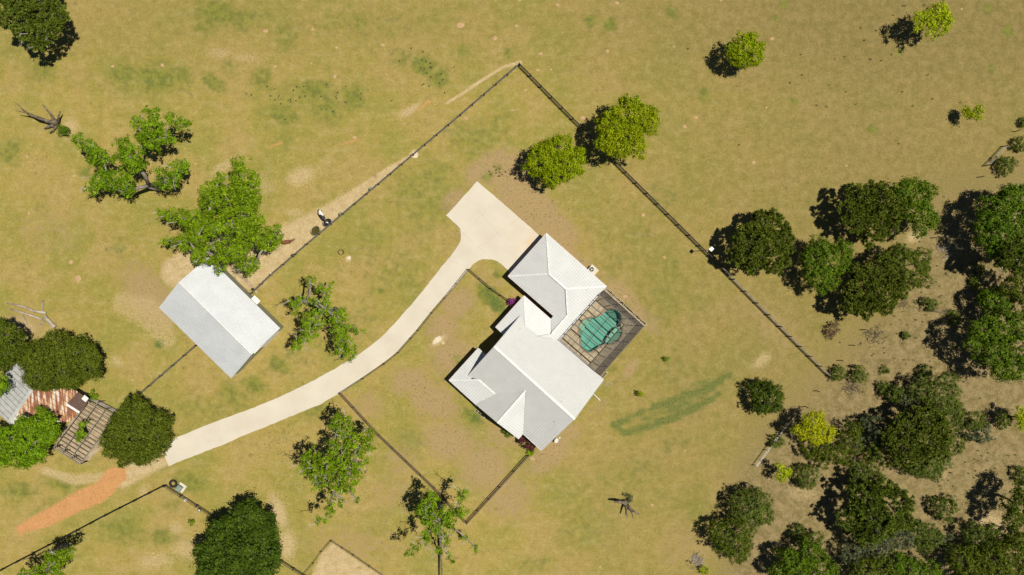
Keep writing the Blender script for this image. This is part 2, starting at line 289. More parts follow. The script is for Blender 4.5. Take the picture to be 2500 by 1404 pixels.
    wood = np.clip((PX - 2050 + np.abs(PY - 700) * .05) / 330, 0, 1) * np.clip((PY - 330) / 250, 0, 1)
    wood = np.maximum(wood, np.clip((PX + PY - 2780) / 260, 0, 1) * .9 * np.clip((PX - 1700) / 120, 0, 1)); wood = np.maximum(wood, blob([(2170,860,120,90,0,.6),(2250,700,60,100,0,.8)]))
    vignette_brown = 1 - np.clip((PX - 1300) / 800, 0, 1) ** .8 * .95 - np.clip((-PY + 250) / 500, 0, .35)  # lens falloff to right and top painted into grass, plus browner east pasture
    shape = X.shape; n = X.size
    keep_hole = inpoly(PX, PY, [(P2[0] + (P2[0] - 1465) * .06, P2[1] + (P2[1] - 805) * .06) for P2 in POOL])
    z = np.zeros(shape)
    me = bpy.data.meshes.new('ground'); me.vertices.add(n)
    me.vertices.foreach_set('co', np.stack([X, Y, z], -1).ravel())
    ny, nx = shape; idx = np.arange(n).reshape(shape)
    q = np.stack([idx[:-1, :-1], idx[:-1, 1:], idx[1:, 1:], idx[1:, :-1]], -1).reshape(-1, 4)
    kh = (keep_hole[:-1, :-1] | keep_hole[1:, 1:] | keep_hole[:-1, 1:] | keep_hole[1:, :-1]).ravel(); q = q[~kh]
    me.loops.add(q.size); me.loops.foreach_set('vertex_index', q.ravel()); me.polygons.add(len(q))
    me.polygons.foreach_set('loop_start', np.arange(0, q.size, 4)); me.polygons.foreach_set('loop_total', np.full(len(q), 4)); me.update()
    for nm, ch in (('mask_a', (green, sand, clay, dgreen)), ('mask_b', (thatch, wood, pale, vignette_brown))):
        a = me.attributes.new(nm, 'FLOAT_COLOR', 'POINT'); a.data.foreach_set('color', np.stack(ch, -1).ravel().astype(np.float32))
    m = bpy.data.materials.new('pasture'); m.use_nodes = True; t = m.node_tree; b = t.nodes['Principled BSDF']; b.inputs['Roughness'].default_value = .95
    b.inputs['Specular IOR Level'].default_value = .1
    N = t.nodes; K = t.links; g = N.new('ShaderNodeNewGeometry')
    def noise(sc, det=4, rough=.55, vec=None, dist=0.):
        x = N.new('ShaderNodeTexNoise'); x.inputs['Scale'].default_value = sc; x.inputs['Detail'].default_value = det; x.inputs['Roughness'].default_value = rough
        x.inputs['Distortion'].default_value = dist
        K.new(vec or g.outputs['Position'], x.inputs['Vector']); return x.outputs['Fac']
    def math_(op, a, c=None, clamp=False):
        x = N.new('ShaderNodeMath'); x.operation = op; x.use_clamp = clamp
        for i, v in enumerate((a, c)):
            if v is None: continue
            if isinstance(v, (int, float)): x.inputs[i].default_value = v
            else: K.new(v, x.inputs[i])
        return x.outputs[0]
    def rng(v, a, c, d=0., e=1.):
        x = N.new('ShaderNodeMapRange'); x.interpolation_type = 'SMOOTHSTEP'; K.new(v, x.inputs[0])
        for i, k in enumerate((a, c, d, e)): x.inputs[i + 1].default_value = k
        return x.outputs[0]
    def mix(f, a, c, mode='MIX'):
        x = N.new('ShaderNodeMix'); x.data_type = 'RGBA'; x.blend_type = mode
        if isinstance(f, (int, float)): x.inputs[0].default_value = f
        else: K.new(f, x.inputs[0])
        for i, v in ((6, a), (7, c)):
            if isinstance(v, tuple): x.inputs[i].default_value = (*v, 1)
            else: K.new(v, x.inputs[i])
        return x.outputs[2]
    at = N.new('ShaderNodeAttribute'); at.attribute_name = 'mask_a'; sa = N.new('ShaderNodeSeparateColor'); K.new(at.outputs['Color'], sa.inputs[0])
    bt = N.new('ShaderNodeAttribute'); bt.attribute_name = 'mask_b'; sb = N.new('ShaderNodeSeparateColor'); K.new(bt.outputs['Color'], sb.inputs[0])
    big = noise(.035, 5, .6); mid = noise(.095, 7, .66); small = noise(.9, 5, .65); fine = noise(3.2, 4, .7); grain = noise(9., 2, .6)
    mp = N.new('ShaderNodeMapping'); mp.inputs['Rotation'].default_value = (0, 0, math.radians(-42)); mp.inputs['Scale'].default_value = (.25, 1.2, 1); K.new(g.outputs['Position'], mp.inputs[0])
    streak = noise(.8, 4, .6, mp.outputs[0])
    c = mix(rng(big, .35, .65), (.285, .222, .055), (.242, .205, .045))
    c = mix(math_('MULTIPLY', rng(mid, .44, .62), .75), c, (.312, .225, .078))
    c = mix(math_('MULTIPLY', rng(mid, .53, .36), .65), c, (.205, .195, .044))
    m2_ = noise(.7, 8, .78); c = mix(math_('MULTIPLY', rng(m2_, .50, .65), .52), c, (.365, .29, .12)); c = mix(math_('MULTIPLY', rng(m2_, .50, .35), .50), c, (.165, .150, .040))
    c = mix(math_('MULTIPLY', rng(streak, .5, .7), .35), c, (.36, .275, .12))
    c = mix(math_('MULTIPLY', math_('SUBTRACT', 1., bt.outputs['Alpha']), .8, True), c, mix(rng(m2_, .36, .64), (.160, .128, .040), (.228, .172, .066)))  # painted vignette darkening and the browner pasture share this mix
    edge = math_('MULTIPLY', math_('SUBTRACT', math_('ADD', math_('MULTIPLY', small, .55), math_('MULTIPLY', fine, .45)), .5), 1.5)
    def m_(ch, lo, hi, k=1.0): return rng(math_('ADD', ch, math_('MULTIPLY', edge, k)), lo, hi)
    c = mix(math_('MULTIPLY', m_(sb.outputs['Red'], .15, .75, 1.6), .9), c, mix(rng(fine, .4, .6), (.36, .25, .13), (.25, .178, .078)))
    c = mix(math_('MULTIPLY', m_(sa.outputs['Red'], .12, .9, 1.4), .8), c, mix(rng(small, .4, .6), (.165, .180, .030), (.105, .125, .026)))
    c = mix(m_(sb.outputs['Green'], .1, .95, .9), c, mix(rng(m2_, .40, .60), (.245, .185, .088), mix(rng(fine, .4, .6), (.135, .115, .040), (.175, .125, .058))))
    c = mix(math_('MULTIPLY', m_(math_('ADD', at.outputs['Alpha'], math_('MULTIPLY', math_('SUBTRACT', streak, .5), 1.2)), .12, .8, 1.5), .8), c, mix(rng(fine, .4, .6), (.07, .105, .025), (.115, .14, .035)))
    c = mix(m_(sa.outputs['Green'], .2, .95, 1.0), c, mix(rng(small, .35, .65), (.44, .34, .19), (.37, .275, .135)))
    c = mix(m_(sb.outputs['Blue'], .3, .8, .9), c, (.56, .48, .35))
    c = mix(m_(sa.outputs['Blue'], .15, .85, 1.2), c, mix(rng(m2_, .3, .7), (.47, .245, .10), (.40, .20, .078)))
    # tufts and droppings: small dark specks; pale straw flecks
    v = N.new('ShaderNodeTexVoronoi'); v.inputs['Scale'].default_value = .33; K.new(g.outputs['Position'], v.inputs['Vector'])
    vm = math_('MULTIPLY', rng(math_('ADD', v.outputs['Distance'], math_('MULTIPLY', small, .25)), .30, .16), rng(mid, .5, .62))
    c = mix(math_('MULTIPLY', vm, .5), c, (.10, .09, .035))
    v2 = N.new('ShaderNodeTexVoronoi'); v2.inputs['Scale'].default_value = 1.5; K.new(g.outputs['Position'], v2.inputs['Vector'])
    vm2 = math_('MULTIPLY', rng(v2.outputs['Distance'], .22, .12), math_('MULTIPLY', rng(sb.outputs['Red'], .3, .8), .55))
    c = mix(vm2, c, (.12, .09, .04))
    sp = rng(noise(.75, 5, .75), .60, .68); c = mix(math_('MULTIPLY', sp, .42), c, (.10, .10, .03))
    sp2 = rng(noise(1.3, 6, .7), .62, .74); c = mix(math_('MULTIPLY', sp2, .45), c, (.41, .33, .155))
    br = math_('ADD', math_('ADD', math_('MULTIPLY', fine, .85), math_('MULTIPLY', grain, .55)), .28)
    hv = N.new('ShaderNodeHueSaturation'); K.new(c, hv.inputs['Color']); K.new(br, hv.inputs['Value'])
    K.new(hv.outputs[0], b.inputs['Base Color'])
    bp = N.new('ShaderNodeBump'); bp.inputs['Strength'].default_value = .4; bp.inputs['Distance'].default_value = .1
    K.new(math_('ADD', fine, small), bp.inputs['Height']); K.new(bp.outputs[0], b.inputs['Normal'])
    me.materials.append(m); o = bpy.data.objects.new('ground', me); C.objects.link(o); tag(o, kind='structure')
ground()
# ------------------------------------------------------------------ driveway (one slab, thin joints)
DW = [(413,1138),(433,1129),(484,1109),(541,1087),(598,1062),(650,1041),(706,1018),(780,988),(828,961),(884,923),(934,887),(970,860),(1003,823),(1051,763),(1085,725),(1127,680),(1148,654),(1153,647),(1160,640.5),(1168,636),(1176,633.5),(1188,632.5),(1203,634),(1213,637.5),(1225,646),(1239,660),(1250,672),(1340,579),(1323,579),(1316,574),(1240,507),(1164.7,442.6),(1140,470),(1112,501),(1089.5,526.6),(1105,541),(1124,558),(1125,567),(1125,575),(1124,587),(1119,598),(1111,610),(1093,634),(1080,649),(1056,680),(1005,743),(962,791),(936,819),(907,842),(876,865),(819,899),(762,931),(691,965),(620,995),(527,1029),(470,1052),(413,1076),(400,1086),(396,1100)]
rj = random.Random(3); dwp = []
for i, a in enumerate(DW):
    b = DW[(i + 1) % len(DW)]; k = max(1, int(math.hypot(b[0] - a[0], b[1] - a[1]) / 9))
    for j in range(k):
        t = j / k; dwp.append((a[0] + (b[0] - a[0]) * t + rj.uniform(-.7, .7), a[1] + (b[1] - a[1]) * t + rj.uniform(-.7, .7)))
mb = MB(); mb.prism([P(*p) for p in dwp], -.2, .07); tag(mb.build('driveway', M['concrete']), kind='structure')
mb = MB()
for a, b in [((1093,634),(1147,655)),((1128,575),(1200,500)),((1160,610),(1268,532)),((1200,632),(1122,562)),((1010,742),(1052,764)),((878,866),(936,886)),((692,966),(708,1016)),((530,1029),(543,1085)),((1240,600),(1165,510))]:
    mb.bar(P(*a, .073), P(*b, .073), .035, .006)
tag(mb.build('driveway_joints', M['joint']), kind='structure')
# ------------------------------------------------------------------ roofs
def ray_plane(px, py, p0, n):
    o = Vector((0, 0, H)); d = P(px, py, 0) - o; t = (p0 - o).dot(n) / d.dot(n); return o + d * t
def eave_plane(a, b, z, pitch, inside):
    A = P(*a, z); B = P(*b, z); e = (B - A).normalized(); inn = Vector((-e.y, e.x, 0))
    if (P(*inside, z) - A).dot(inn) < 0: inn = -inn
    return A, (Vector((0, 0, 1)) - inn * pitch).normalized(), e, inn
def roofface(parent, px, plane, m, ribs=.4, th=.16, name='roof', ribm=None):
    p0, n, e, inn = plane; pts = [ray_plane(x, y, p0, n) for x, y in px]
    mb = MB(); mb.slab(pts, th); o = mb.build(name, m, parent)
    if ribs:
        uv = [((q - p0).dot(e), (q - p0).dot(inn)) for q in pts]; pitch = -n.dot(inn) / n.z; rb = MB()
        u0 = min(u for u, _ in uv); u1 = max(u for u, _ in uv); u = u0 + ribs * .5
        while u < u1:
            xs = []
            for i in range(len(uv)):
                (a, c), (b, d) = uv[i], uv[(i + 1) % len(uv)]
                if (a > u) != (b > u): xs.append(c + (d - c) * (u - a) / (b - a))
            xs.sort()
            for c0, c1 in zip(xs[::2], xs[1::2]):
                q0 = p0 + e * u + inn * c0 + Vector((0, 0, c0 * pitch + .012)); q1 = p0 + e * u + inn * c1 + Vector((0, 0, c1 * pitch + .012))
                if (q1 - q0).length > .15: rb.bar(q0, q1, .05, .042)
            u += ribs
        if rb.v: rb.build('seam', ribm or M['seam'], o)
    return pts, o
def cap(parent, a, b, wd=.3, m=None):
    mb = MB(); mb.bar(Vector(a) + Vector((0, 0, .03)), Vector(b) + Vector((0, 0, .03)), wd, .04); return mb.build('ridge_cap', m or M['cap'], parent)
e = 2.55
def mid(*a): return (sum(p[0] for p in a) / len(a), sum(p[1] for p in a) / len(a))
house = thing('house', P(1290, 860), 'white metal roofed house of many hips and gables beside the screened pool', 'house')
G1, G2, G3, E_ = (1334,569.6), (1240.5,674.3), (1480.3,699), (1366.6,830.7); N1, N2 = (1351,770.8), (1344.6,779.4)
A1, A2, A3, VP = (1340.6,668.7), (1381.9,705.2), (1385.5,769.8), (1346.6,814.9)
W1, W2, R1, R2 = (1279.4,722), (1209.6,799.4), (1283.4,796.4), (1313.3,820.9)
gc = (1360, 690)
roofface(house, [G1, G2, A1], eave_plane(G1, G2, e, .5, gc), M['roof'])
roofface(house, [G1, A1, A2, G3], eave_plane(G1, G3, e, .5, gc), M['roof'])
roofface(house, [G2, N1, A3, A2, A1], eave_plane(G2, N1, e, .5, gc), M['roof'])
roofface(house, [G3, A2, A3, VP, (1314, 821), E_], eave_plane(G3, E_, e, .5, gc), M['roof'])
roofface(house, [N1, N2, VP, A3], eave_plane(N1, N2, e, .5, A3), M['roof'])
roofface(house, [W1, R1, R2, VP, N2], eave_plane(W1, N2, e, .3, R1), M['roof'])
roofface(house, [W1, W2, (1229, 818), (1262, 812), R1], eave_plane(W1, W2, e, .3, R1), M['roof'])
MRp, MB_, RN, RS = (1474,927.6), (1322.2,1100.4), (1206.5,845.3), (1403.5,1023.5)
plNE = eave_plane(E_, MRp, e, .5, RN); plSW = eave_plane((1276.7,1058.7), MB_, e, .5, RN)
AP, PK = (1284.6,952.6), (1214.3,1032.8)
roofface(house, [RN, (1271.5,768.4), R1, R2, E_, MRp, RS], plNE, M['roof_old'])
roofface(house, [RN, RS, MB_, (1276.7,1058.7), AP, (1209,962), (1168.9,927.2), (1140.7,918.3), (1186.9,866.7)], plSW, M['roof_old'])
LC, SC1 = (1096.3,928.5), (1167,992.6)
roofface(house, [LC, (1168.9,927.2), (1209,962), (1161.5,985.9), SC1], eave_plane(LC, SC1, 2.45, .31, (1209,962)), M['roof'])
roofface(house, [LC, (1168,849.6), (1187.5,866.2), (1150,925), (1168.9,927.2)], eave_plane(LC, (1168,849.6), 2.45, .31, (1168.9,927.2)), M['roof'])
def plane3(a, b, c):
    n = (b - a).cross(c - a).normalized(); n = n if n.z > 0 else -n
    hz = Vector((n.x, n.y, 0)).normalized(); ee = Vector((-hz.y, hz.x, 0)); return a, n, ee, -hz
ap3, pk3 = P(*AP, 5.2), P(*PK, 5.1)
pl = plane3(ap3, pk3, P(1163,989,2.6)); roofface(house, [AP, PK, SC1, (1161.5,985.9), (1209,962)], pl, M['roof_old'])
pl = plane3(ap3, pk3, P(1265.2,1071.7,2.55)); roofface(house, [AP, PK, (1265.2,1071.7), (1276.7,1058.7)], pl, M['roof'])
def onp(p, pl): return ray_plane(*p, pl[0], pl[1])
gNE = eave_plane(G1, G3, e, .5, gc); gNW = eave_plane(G1, G2, e, .5, gc); gSE = eave_plane(G3, E_, e, .5, gc)
cap(house, onp(A1, gNE), onp(A2, gNE)); cap(house, onp(G1, gNE), onp(A1, gNE), .22); cap(house, onp(G2, gNW), onp(A1, gNW), .22)
cap(house, onp(G3, gNE), onp(A2, gNE), .22); cap(house, onp(A2, gSE), onp(A3, gSE), .22); cap(house, onp(A3, gSE), onp(VP, gSE), .25)
cap(house, onp(RN, plNE), onp(RS, plNE), .4); cap(house, onp(W1, eave_plane(W1, W2, e, .3, R1)), onp(R1, eave_plane(W1, W2, e, .3, R1)), .22)
cap(house, ap3, pk3, .3)
pp = eave_plane(LC, SC1, 2.45, .31, (1209,962)); cap(house, onp((1168.9,927.2), pp), onp((1209,962), pp), .25)
cap(house, onp(LC, pp), onp((1168.9,927.2), pp), .18)
# gutters and fascia along the eaves
def edge(parent, a, b, z, m=None, name='gutter'):
    A, B = P(*a, z), P(*b, z); mb = MB(); mb.bar(A + Vector((0, 0, -.08)), B + Vector((0, 0, -.08)), .12, .13); return mb.build(name, m or M['trim'], parent)
for a, b in [(G1, G2), (G2, N1), (G1, G3), (G3, E_), (N2, W1), (W1, W2), (E_, MRp)]: edge(house, a, b, e)
for a, b in [(LC, (1168,849.6)), (LC, SC1)]: edge(house, a, b, 2.45)
edge(house, (1276.7,1058.7), MB_, e, M['white']); edge(house, (1265.2,1071.7), (1276.7,1058.7), e, M['white'])
# walls
def walls(px, z, inset, top, name='wall', m=None, th=.2):
    pts = [P(x, y, z) for x, y in px]; c = sum(pts, Vector()) / len(pts); q = []
    for p in pts: d = Vector((c.x - p.x, c.y - p.y, 0)); d.normalize(); q.append((p.x + d.x * inset * 1.4, p.y + d.y * inset * 1.4))
    mb = MB(); mb.prism(q, -.1, top); mb.build(name, m or M['brick'], house); return q
G4 = (G2[0] + G3[0] - G1[0], G2[1] + G3[1] - G1[1])
gq = walls([G1, G2, G4, G3], e, .5, e - .02)
walls([N1, (1366, 790), E_, (1340, 815), N2], e, .5, e - .02)
mq = walls([(1276, 762), (1141, 918), MB_, MRp], e, .45, e - .05)
walls([W1, W2, (1260, 850), (1330, 820)], e, .5, e - .03)
walls([SC1, (1265.2,1071.7), (1300,1030), (1200,950)], e, .4, e - .03)
for (a, b, k) in ((RN, 0, 1), (RS, 2, 3)):               # gable triangles
    pk = onp(a, plNE) - Vector((0, 0, .25)); ctr = Vector((mq[0][0] + mq[2][0], mq[0][1] + mq[2][1], 0)) / 2
    A, B = Vector((*mq[b], e - .1)), Vector((*mq[k], e - .1)); t = ((pk - A).xy.dot((B - A).xy)) / (B - A).xy.length_squared
    q = A.lerp(B, t); q.z = pk.z - .3; m2 = MB(); d = (ctr - q); d.z = 0; d.normalize(); d *= .2
    m2.add([A, B, q, A + d, B + d, q + d], [(0, 1, 2), (5, 4, 3), (0, 2, 5, 3), (1, 4, 5, 2), (0, 3, 4, 1)]); m2.build('gable_wall', M['brick'], house)
A, B = Vector((*gq[0], 0)), Vector((*gq[1], 0)); nrm = (B - A).normalized(); out = Vector((nrm.y, -nrm.x, 0)); out = out if out.x < 0 else -out
rot = math.atan2(nrm.y, nrm.x)
for t in (.28, .72):
    c = A.lerp(B, t) + out * .03; mb = MB(); mb.box(c + Vector((0, 0, 1.1)), 2.7, .08, 2.2, rot)
    for k in range(1, 4): mb.box(c + out * .05 + Vector((0, 0, k * .55)), 2.7, .02, .03, rot)
    mb.build('garage_door', M['door'], house)
def window(a, b, t, z0=.9, z1=2.1, w_=1.2):
    A, B = Vector((*a, 0)), Vector((*b, 0)); n_ = (B - A).normalized(); o_ = Vector((n_.y, -n_.x, 0)); c = A.lerp(B, t); r_ = math.atan2(n_.y, n_.x)
    cc = Vector((sum(q[0] for q in mq) / 4, sum(q[1] for q in mq) / 4, 0))
    if (c - cc).dot(o_) < 0: o_ = -o_
    mb = MB(); mb.box(c + o_ * .02 + Vector((0, 0, (z0 + z1) / 2)), w_ + .2, .06, z1 - z0 + .2, r_); f = mb.build('window', M['white'], house)
    mb = MB(); mb.box(c + o_ * .045 + Vector((0, 0, (z0 + z1) / 2)), w_, .04, z1 - z0, r_); mb.build('pane', M['glass'], f)
for t in (.2, .5, .8): window(mq[2], mq[3], t)
for t in (.15, .85): window(mq[1], mq[2], t)
# porch posts
for x, y in [(1100,928), (1135,960), (1164,988), (1130,892), (1165,854)]:
    p = P(x, y, 2.4); p += Vector((.35, 0, 0)); mb = MB(); mb.box((p.x, p.y, 1.15), .16, .16, 2.3, .7); mb.build('porch_post', M['white'], house)
pf = [P(x, y, 0) for x, y in [(1104,929), (1170,990), (1225,935), (1172,858)]]; mb = MB(); mb.prism(pf, 0, .15); mb.build('porch_floor', M['concrete'], house)
for x, y in [(1240, 905 - 6)]: mb = MB(); mb.tube([onp((1372, 980), plNE), onp((1372, 980), plNE) + Vector((0, 0, .35))], .06, 8); mb.build('vent_pipe', M['white'], house)
for x, y, pl_ in [(1270.5, 802.5, plNE), (1355.5, 1030, plSW)]:
    q = onp((x, y), pl_); mb = MB(); mb.tube([q, q + Vector((0, 0, .3))], .07, 8); mb.build('vent_pipe', M['seam'], house)
# ------------------------------------------------------------------ barn
barn = thing('barn', P(545, 780), 'long gabled metal barn with one white and one grey roof slope by the cow pasture', 'barn')
BL, BRN, BT, BR, BRS, BB = (387.8,751), (435.6,690.2), (507.9,628.4), (684,801.6), (613.8,866.1), (564.4,924.2); ze = 3.6
p1 = eave_plane(BL, BB, ze, .5, BRN); p2 = eave_plane(BT, BR, ze, .5, BRN)
roofface(barn, [BL, BRN, BRS, BB], p1, M['barn'], .3); roofface(barn, [BRN, BT, BR, BRS], p2, M['barn'], .3)
cap(barn, onp(BRN, p2), onp(BRS, p2), .35)
cn = [P(*p, ze) for p in (BL, BT, BR, BB)]; cc = sum(cn, Vector()) / 4; bq = []
for p in cn: d = Vector((cc.x - p.x, cc.y - p.y, 0)).normalized() * .42; bq.append((p.x + d.x, p.y + d.y))
mb = MB(); mb.prism(bq, -.05, ze - .12); mb.build('wall', M['barnwall'], barn)
for a, k1, k2 in ((BRN, 0, 1), (BRS, 2, 3)):
    A, B = Vector((*bq[k1], ze - .15)), Vector((*bq[k2], ze - .15)); q = (A + B) / 2; q.z = onp(a, p2).z - .25; d = (cc - q); d.z = 0; d = d.normalized() * .15
    mb = MB(); mb.add([A, B, q, A + d, B + d, q + d], [(0, 1, 2), (5, 4, 3), (0, 2, 5, 3), (1, 4, 5, 2), (0, 3, 4, 1)]); mb.build('gable_wall', M['barnwall'], barn)
A, B = Vector((*bq[2], 0)), Vector((*bq[3], 0)); nn = (B - A).normalized(); rot = math.atan2(nn.y, nn.x); out = Vector((nn.y, -nn.x, 0)); out = out if out.y < 0 else -out
mb = MB(); mb.box(A.lerp(B, .25) + out * .05 + Vector((0, 0, 1.6)), 3.4, .1, 3.1, rot); mb.build('sliding_door', M['white'], barn)
mb = MB(); mb.bar(A.lerp(B, .02) + out * .12 + Vector((0, 0, 3.3)), A.lerp(B, .52) + out * .12 + Vector((0, 0, 3.3)), .12, .2); mb.build('door_rail', M['white'], barn)
A, B = Vector((*bq[1], 0)), Vector((*bq[2], 0)); nn = (B - A).normalized(); rot = math.atan2(nn.y, nn.x); out = Vector((-nn.y, nn.x, 0)); out = out if out.x > 0 else -out
c = A.lerp(B, .62); mb = MB(); mb.box(c + out * .45 + Vector((0, 0, 2.4)), 1.3, .8, .07, rot); mb.build('awning', M['white'], barn)
mb = MB(); mb.box(c + out * .03 + Vector((0, 0, 1.05)), 1., .06, 2.1, rot); mb.build('door', M['door'], barn)
mb = MB(); cs = [P(x, y, .0) for x, y in [(560,655),(566,650),(572,654),(625,704),(632,722),(622,712)]]; mb.prism(cs, -.05, .06); tag(mb.build('path', M['sandfloor']), kind='structure')
# ------------------------------------------------------------------ old shed with rusty roof, and the timber frame beside it
shed = thing('old_shed', P(100, 990), 'old shed with rust streaked tin roof half hidden under the big live oak', 'shed')
RT, RB = (96, 925), (21.4, 1032.6); zr = 4.2
hd = (P(*RB, zr) - P(*RT, zr)).normalized(); sl = Vector((-hd.y, hd.x, 0)); sl = sl if sl.x > 0 else -sl
def shp(sign, pitch): n = (Vector((0, 0, 1)) + sl * sign * pitch).normalized(); return P(*RB, zr), n, hd, -sl * sign
sp1 = shp(1, .16); sp2 = shp(-1, .3)
roofface(shed, [RT, RB, (43.6,1041), (171,1029), (194,1006.8), (216.3,974.8), (190,957), (150,925)], sp1, M['rusty'], .75, .1, ribm=M['rust'])
roofface(shed, [RT, RB, (0, 1014), (-45, 985), (-10, 935), (45, 880)], sp2, M['greyroof'], .75, .1, ribm=M['rust'])
cap(shed, P(*RT, zr), P(*RB, zr), .5, M['greyroof'])
def flat(parent, px, z, th, m, name): mb = MB(); mb.slab([P(x, y, z) for x, y in px], th); return mb.build(name, m, parent)
flat(shed, [(163,987), (190,956.5), (203,966), (213,985), (194,1005)], 3.5, .05, M['brownfelt'], 'roof_patch')
mb = MB(); mb.bar(P(162,987,3.62), P(194,1007,3.55), .32, .06); mb.build('flashing', M['white'], shed)
mb = MB(); mb.bar(P(203,969,3.6), P(213,977,3.6), .75, .12); mb.build('white_box', M['white'], shed)
wl = [P(x, y, 2.6) for x, y in [(8, 1006), (60, 920), (205, 968), (168, 1020), (46, 1032)]]; mb = MB(); mb.prism(wl, -.05, 2.4); mb.build('wall', M['darkwood'], shed)
frame = thing('timber_pergola', P(200, 1055), 'open grey timber pergola frame over bare sand beside the rusty shed', 'pergola')
zf = 2.5
def TF(x, y): return (x / 5.617, 900 + y / 5.617)
mb = MB(); mb.prism([P(*TF(x, y)) for x, y in [(1190,440),(1590,640),(1560,900),(1200,1290),(1100,1310),(740,1090),(900,800)]], -.05, .05); mb.build('sand_floor', M['sandfloor'], frame)
for a, b in [((1195,470),(740,1085)),((1340,470),(850,1150)),((1450,560),(970,1235)),((1560,690),(1095,1310)),((740,1085),(1095,1310)),((1180,440),(1585,650))]:
    mb = MB(); mb.bar(P(*TF(*a), zf), P(*TF(*b), zf), .13, .18); mb.build('beam', M['beam'], frame)
    for q in (a, b):
        s = P(*TF(*q), zf); mb = MB(); mb.box((s.x, s.y, zf / 2 - .05), .12, .12, zf - .1); mb.build('post', M['beam'], frame)
for k in range(13):
    t = .04 + k / 13.; a = (1195 - 455 * t, 470 + 615 * t); b = (1560 - 465 * t, 690 + 620 * t)
    if k in (5,): continue
    mb = MB(); mb.bar(P(*TF(*a), zf + .14), P(*TF(*b), zf + .14), .06, .1); mb.build('rafter', M['rafter'], frame)
mb = MB(); mb.bar(P(*TF(1060,320), .6), P(*TF(1600,600), .6), .7, .12); wk = mb.build('grey_walkway', M['beam']); tag(wk, 'narrow grey plank walkway between the live oak and the pergola', 'walkway')
# ------------------------------------------------------------------ pool, deck and screen cage
def TC(x, y): return (1350 + x / 5.616, 680 + y / 5.616)
pool = thing('swimming_pool', P(1465, 805), 'free form teal swimming pool with a pale tanning shelf inside the screen cage', 'pool')
deckpx = [TC(690,165), TC(1250,655), TC(650,1335), TC(560,1260), TC(80,850)]
outer = [P(*p, 0) for p in deckpx]; outer = [Vector((p.x, p.y)) for p in outer]
pin = [P(*p, .12) for p in POOL]
def smoothloop(pts, it=2):
    for _ in range(it):
        q = []
        for i in range(len(pts)): a, b = pts[i], pts[(i + 1) % len(pts)]; q += [a * .75 + b * .25, a * .25 + b * .75]
        pts = q
    return pts
pin = smoothloop(pin, 1)
tri = tessellate_polygon([[Vector((p.x, p.y, 0)) for p in outer], [Vector((p.x, p.y, 0)) for p in pin]])
allp = [Vector((p.x, p.y, .12)) for p in outer] + [Vector((p.x, p.y, .12)) for p in pin]
fs = []
for a, b, c in tri:
    if (allp[b] - allp[a]).cross(allp[c] - allp[a]).z < 0: b, c = c, b
    fs.append((a, b, c))
n0 = len(outer); vs = allp + [Vector((p.x, p.y, -.1)) for p in outer]
for i in range(n0): j = (i + 1) % n0; fs.append((i, j, len(allp) + j, len(allp) + i))
mb = MB(); mb.add(vs, fs); tag(mb.build('pool_deck', M['deck']), kind='structure')
# basin: wall ring, sloping floor
cen = sum(pin, Vector()) / len(pin); k = len(pin); mb = MB()
ring = [Vector((p.x, p.y, .118)) for p in pin]; low = []
for p in pin:
    q = cen + (p - cen) * .93; depth = -.9 - .5 * max(0, min(1, (p.x - P(1420, 0).x) / 8)); low.append(Vector((q.x, q.y, depth)))
mb.add(ring + low + [Vector((cen.x, cen.y, -1.3))], [(i, (i + 1) % k, k + (i + 1) % k, k + i) for i in range(k)] + [(k + i, k + (i + 1) % k, 2 * k) for i in range(k)])
mb.build('basin', M['plaster'], pool)
sh = [TC(*p) for p in [(922,655),(944,720),(934,780),(889,849),(820,888),(740,888),(716,893),(722,850),(745,810),(780,765),(815,715),(860,680)]]
mb = MB(); mb.prism([P(*p, -.15) for p in sh], -1.2, -.16); mb.build('tanning_shelf', M['shelf'], pool)
mb = MB(); mb.prism([P(*TC(*p), -.4) for p in [(362,660),(392,604),(450,556),(520,548),(500,600),(440,660),(400,740),(372,735)]], -1.2, -.38); mb.build('entry_step', M['shelf'], pool)
mb = MB(); wtr = [Vector((p.x, p.y, .03)) for p in pin]; mb.add(wtr, [tuple(range(k))]); mb.build('water', M['water'], pool)
mb = MB(); rc = random.Random(5)
for i in range(k):
    a, b = pin[i], pin[(i + 1) % k]; d = (b - a); L_ = d.length; d = d / L_; o = (a - cen).normalized(); nseg = max(1, int(L_ / .25))
    for j in range(nseg):
        q = a + d * (L_ * (j + .5) / nseg); mb.box((q.x + o.x * .13, q.y + o.y * .13, .14), L_ / nseg * .9, .24, .05, math.atan2(d.y, d.x))
mb.build('coping', M['coping'], pool)
cage = thing('pool_cage', P(1475, 800), 'bronze framed insect screen cage standing over the pool deck', 'pool enclosure')
zt, zo = 3.3, 2.5
tl, tr, trr, bb = (640,225), (1120,640), (580,1260), (95,840)
def bil(u, v):   # u along tl->tr, v along tl->bb
    x = tl[0] + (tr[0] - tl[0]) * u + (bb[0] - tl[0]) * v + (trr[0] - tr[0] - bb[0] + tl[0]) * u * v
    y = tl[1] + (tr[1] - tl[1]) * u + (bb[1] - tl[1]) * v + (trr[1] - tr[1] - bb[1] + tl[1]) * u * v
    return P(*TC(x, y), zt)
for v, thk in [(0,.15),(.115,.07),(.22,.15),(.33,.07),(.43,.15),(.55,.07),(.645,.15),(.77,.07),(.86,.15),(1,.1)]:
    mb = MB(); mb.bar(bil(0, v), bil(1, v), thk, thk); mb.build('roof_beam' if thk > .1 else 'roof_rail', M['bronze'], cage)
for u, thk in [(0,.08),(.17,.06),(.44,.06),(.72,.06),(1,.1)]:
    mb = MB(); mb.bar(bil(u, 0), bil(u, 1), thk, thk); mb.build('purlin', M['bronze'], cage)
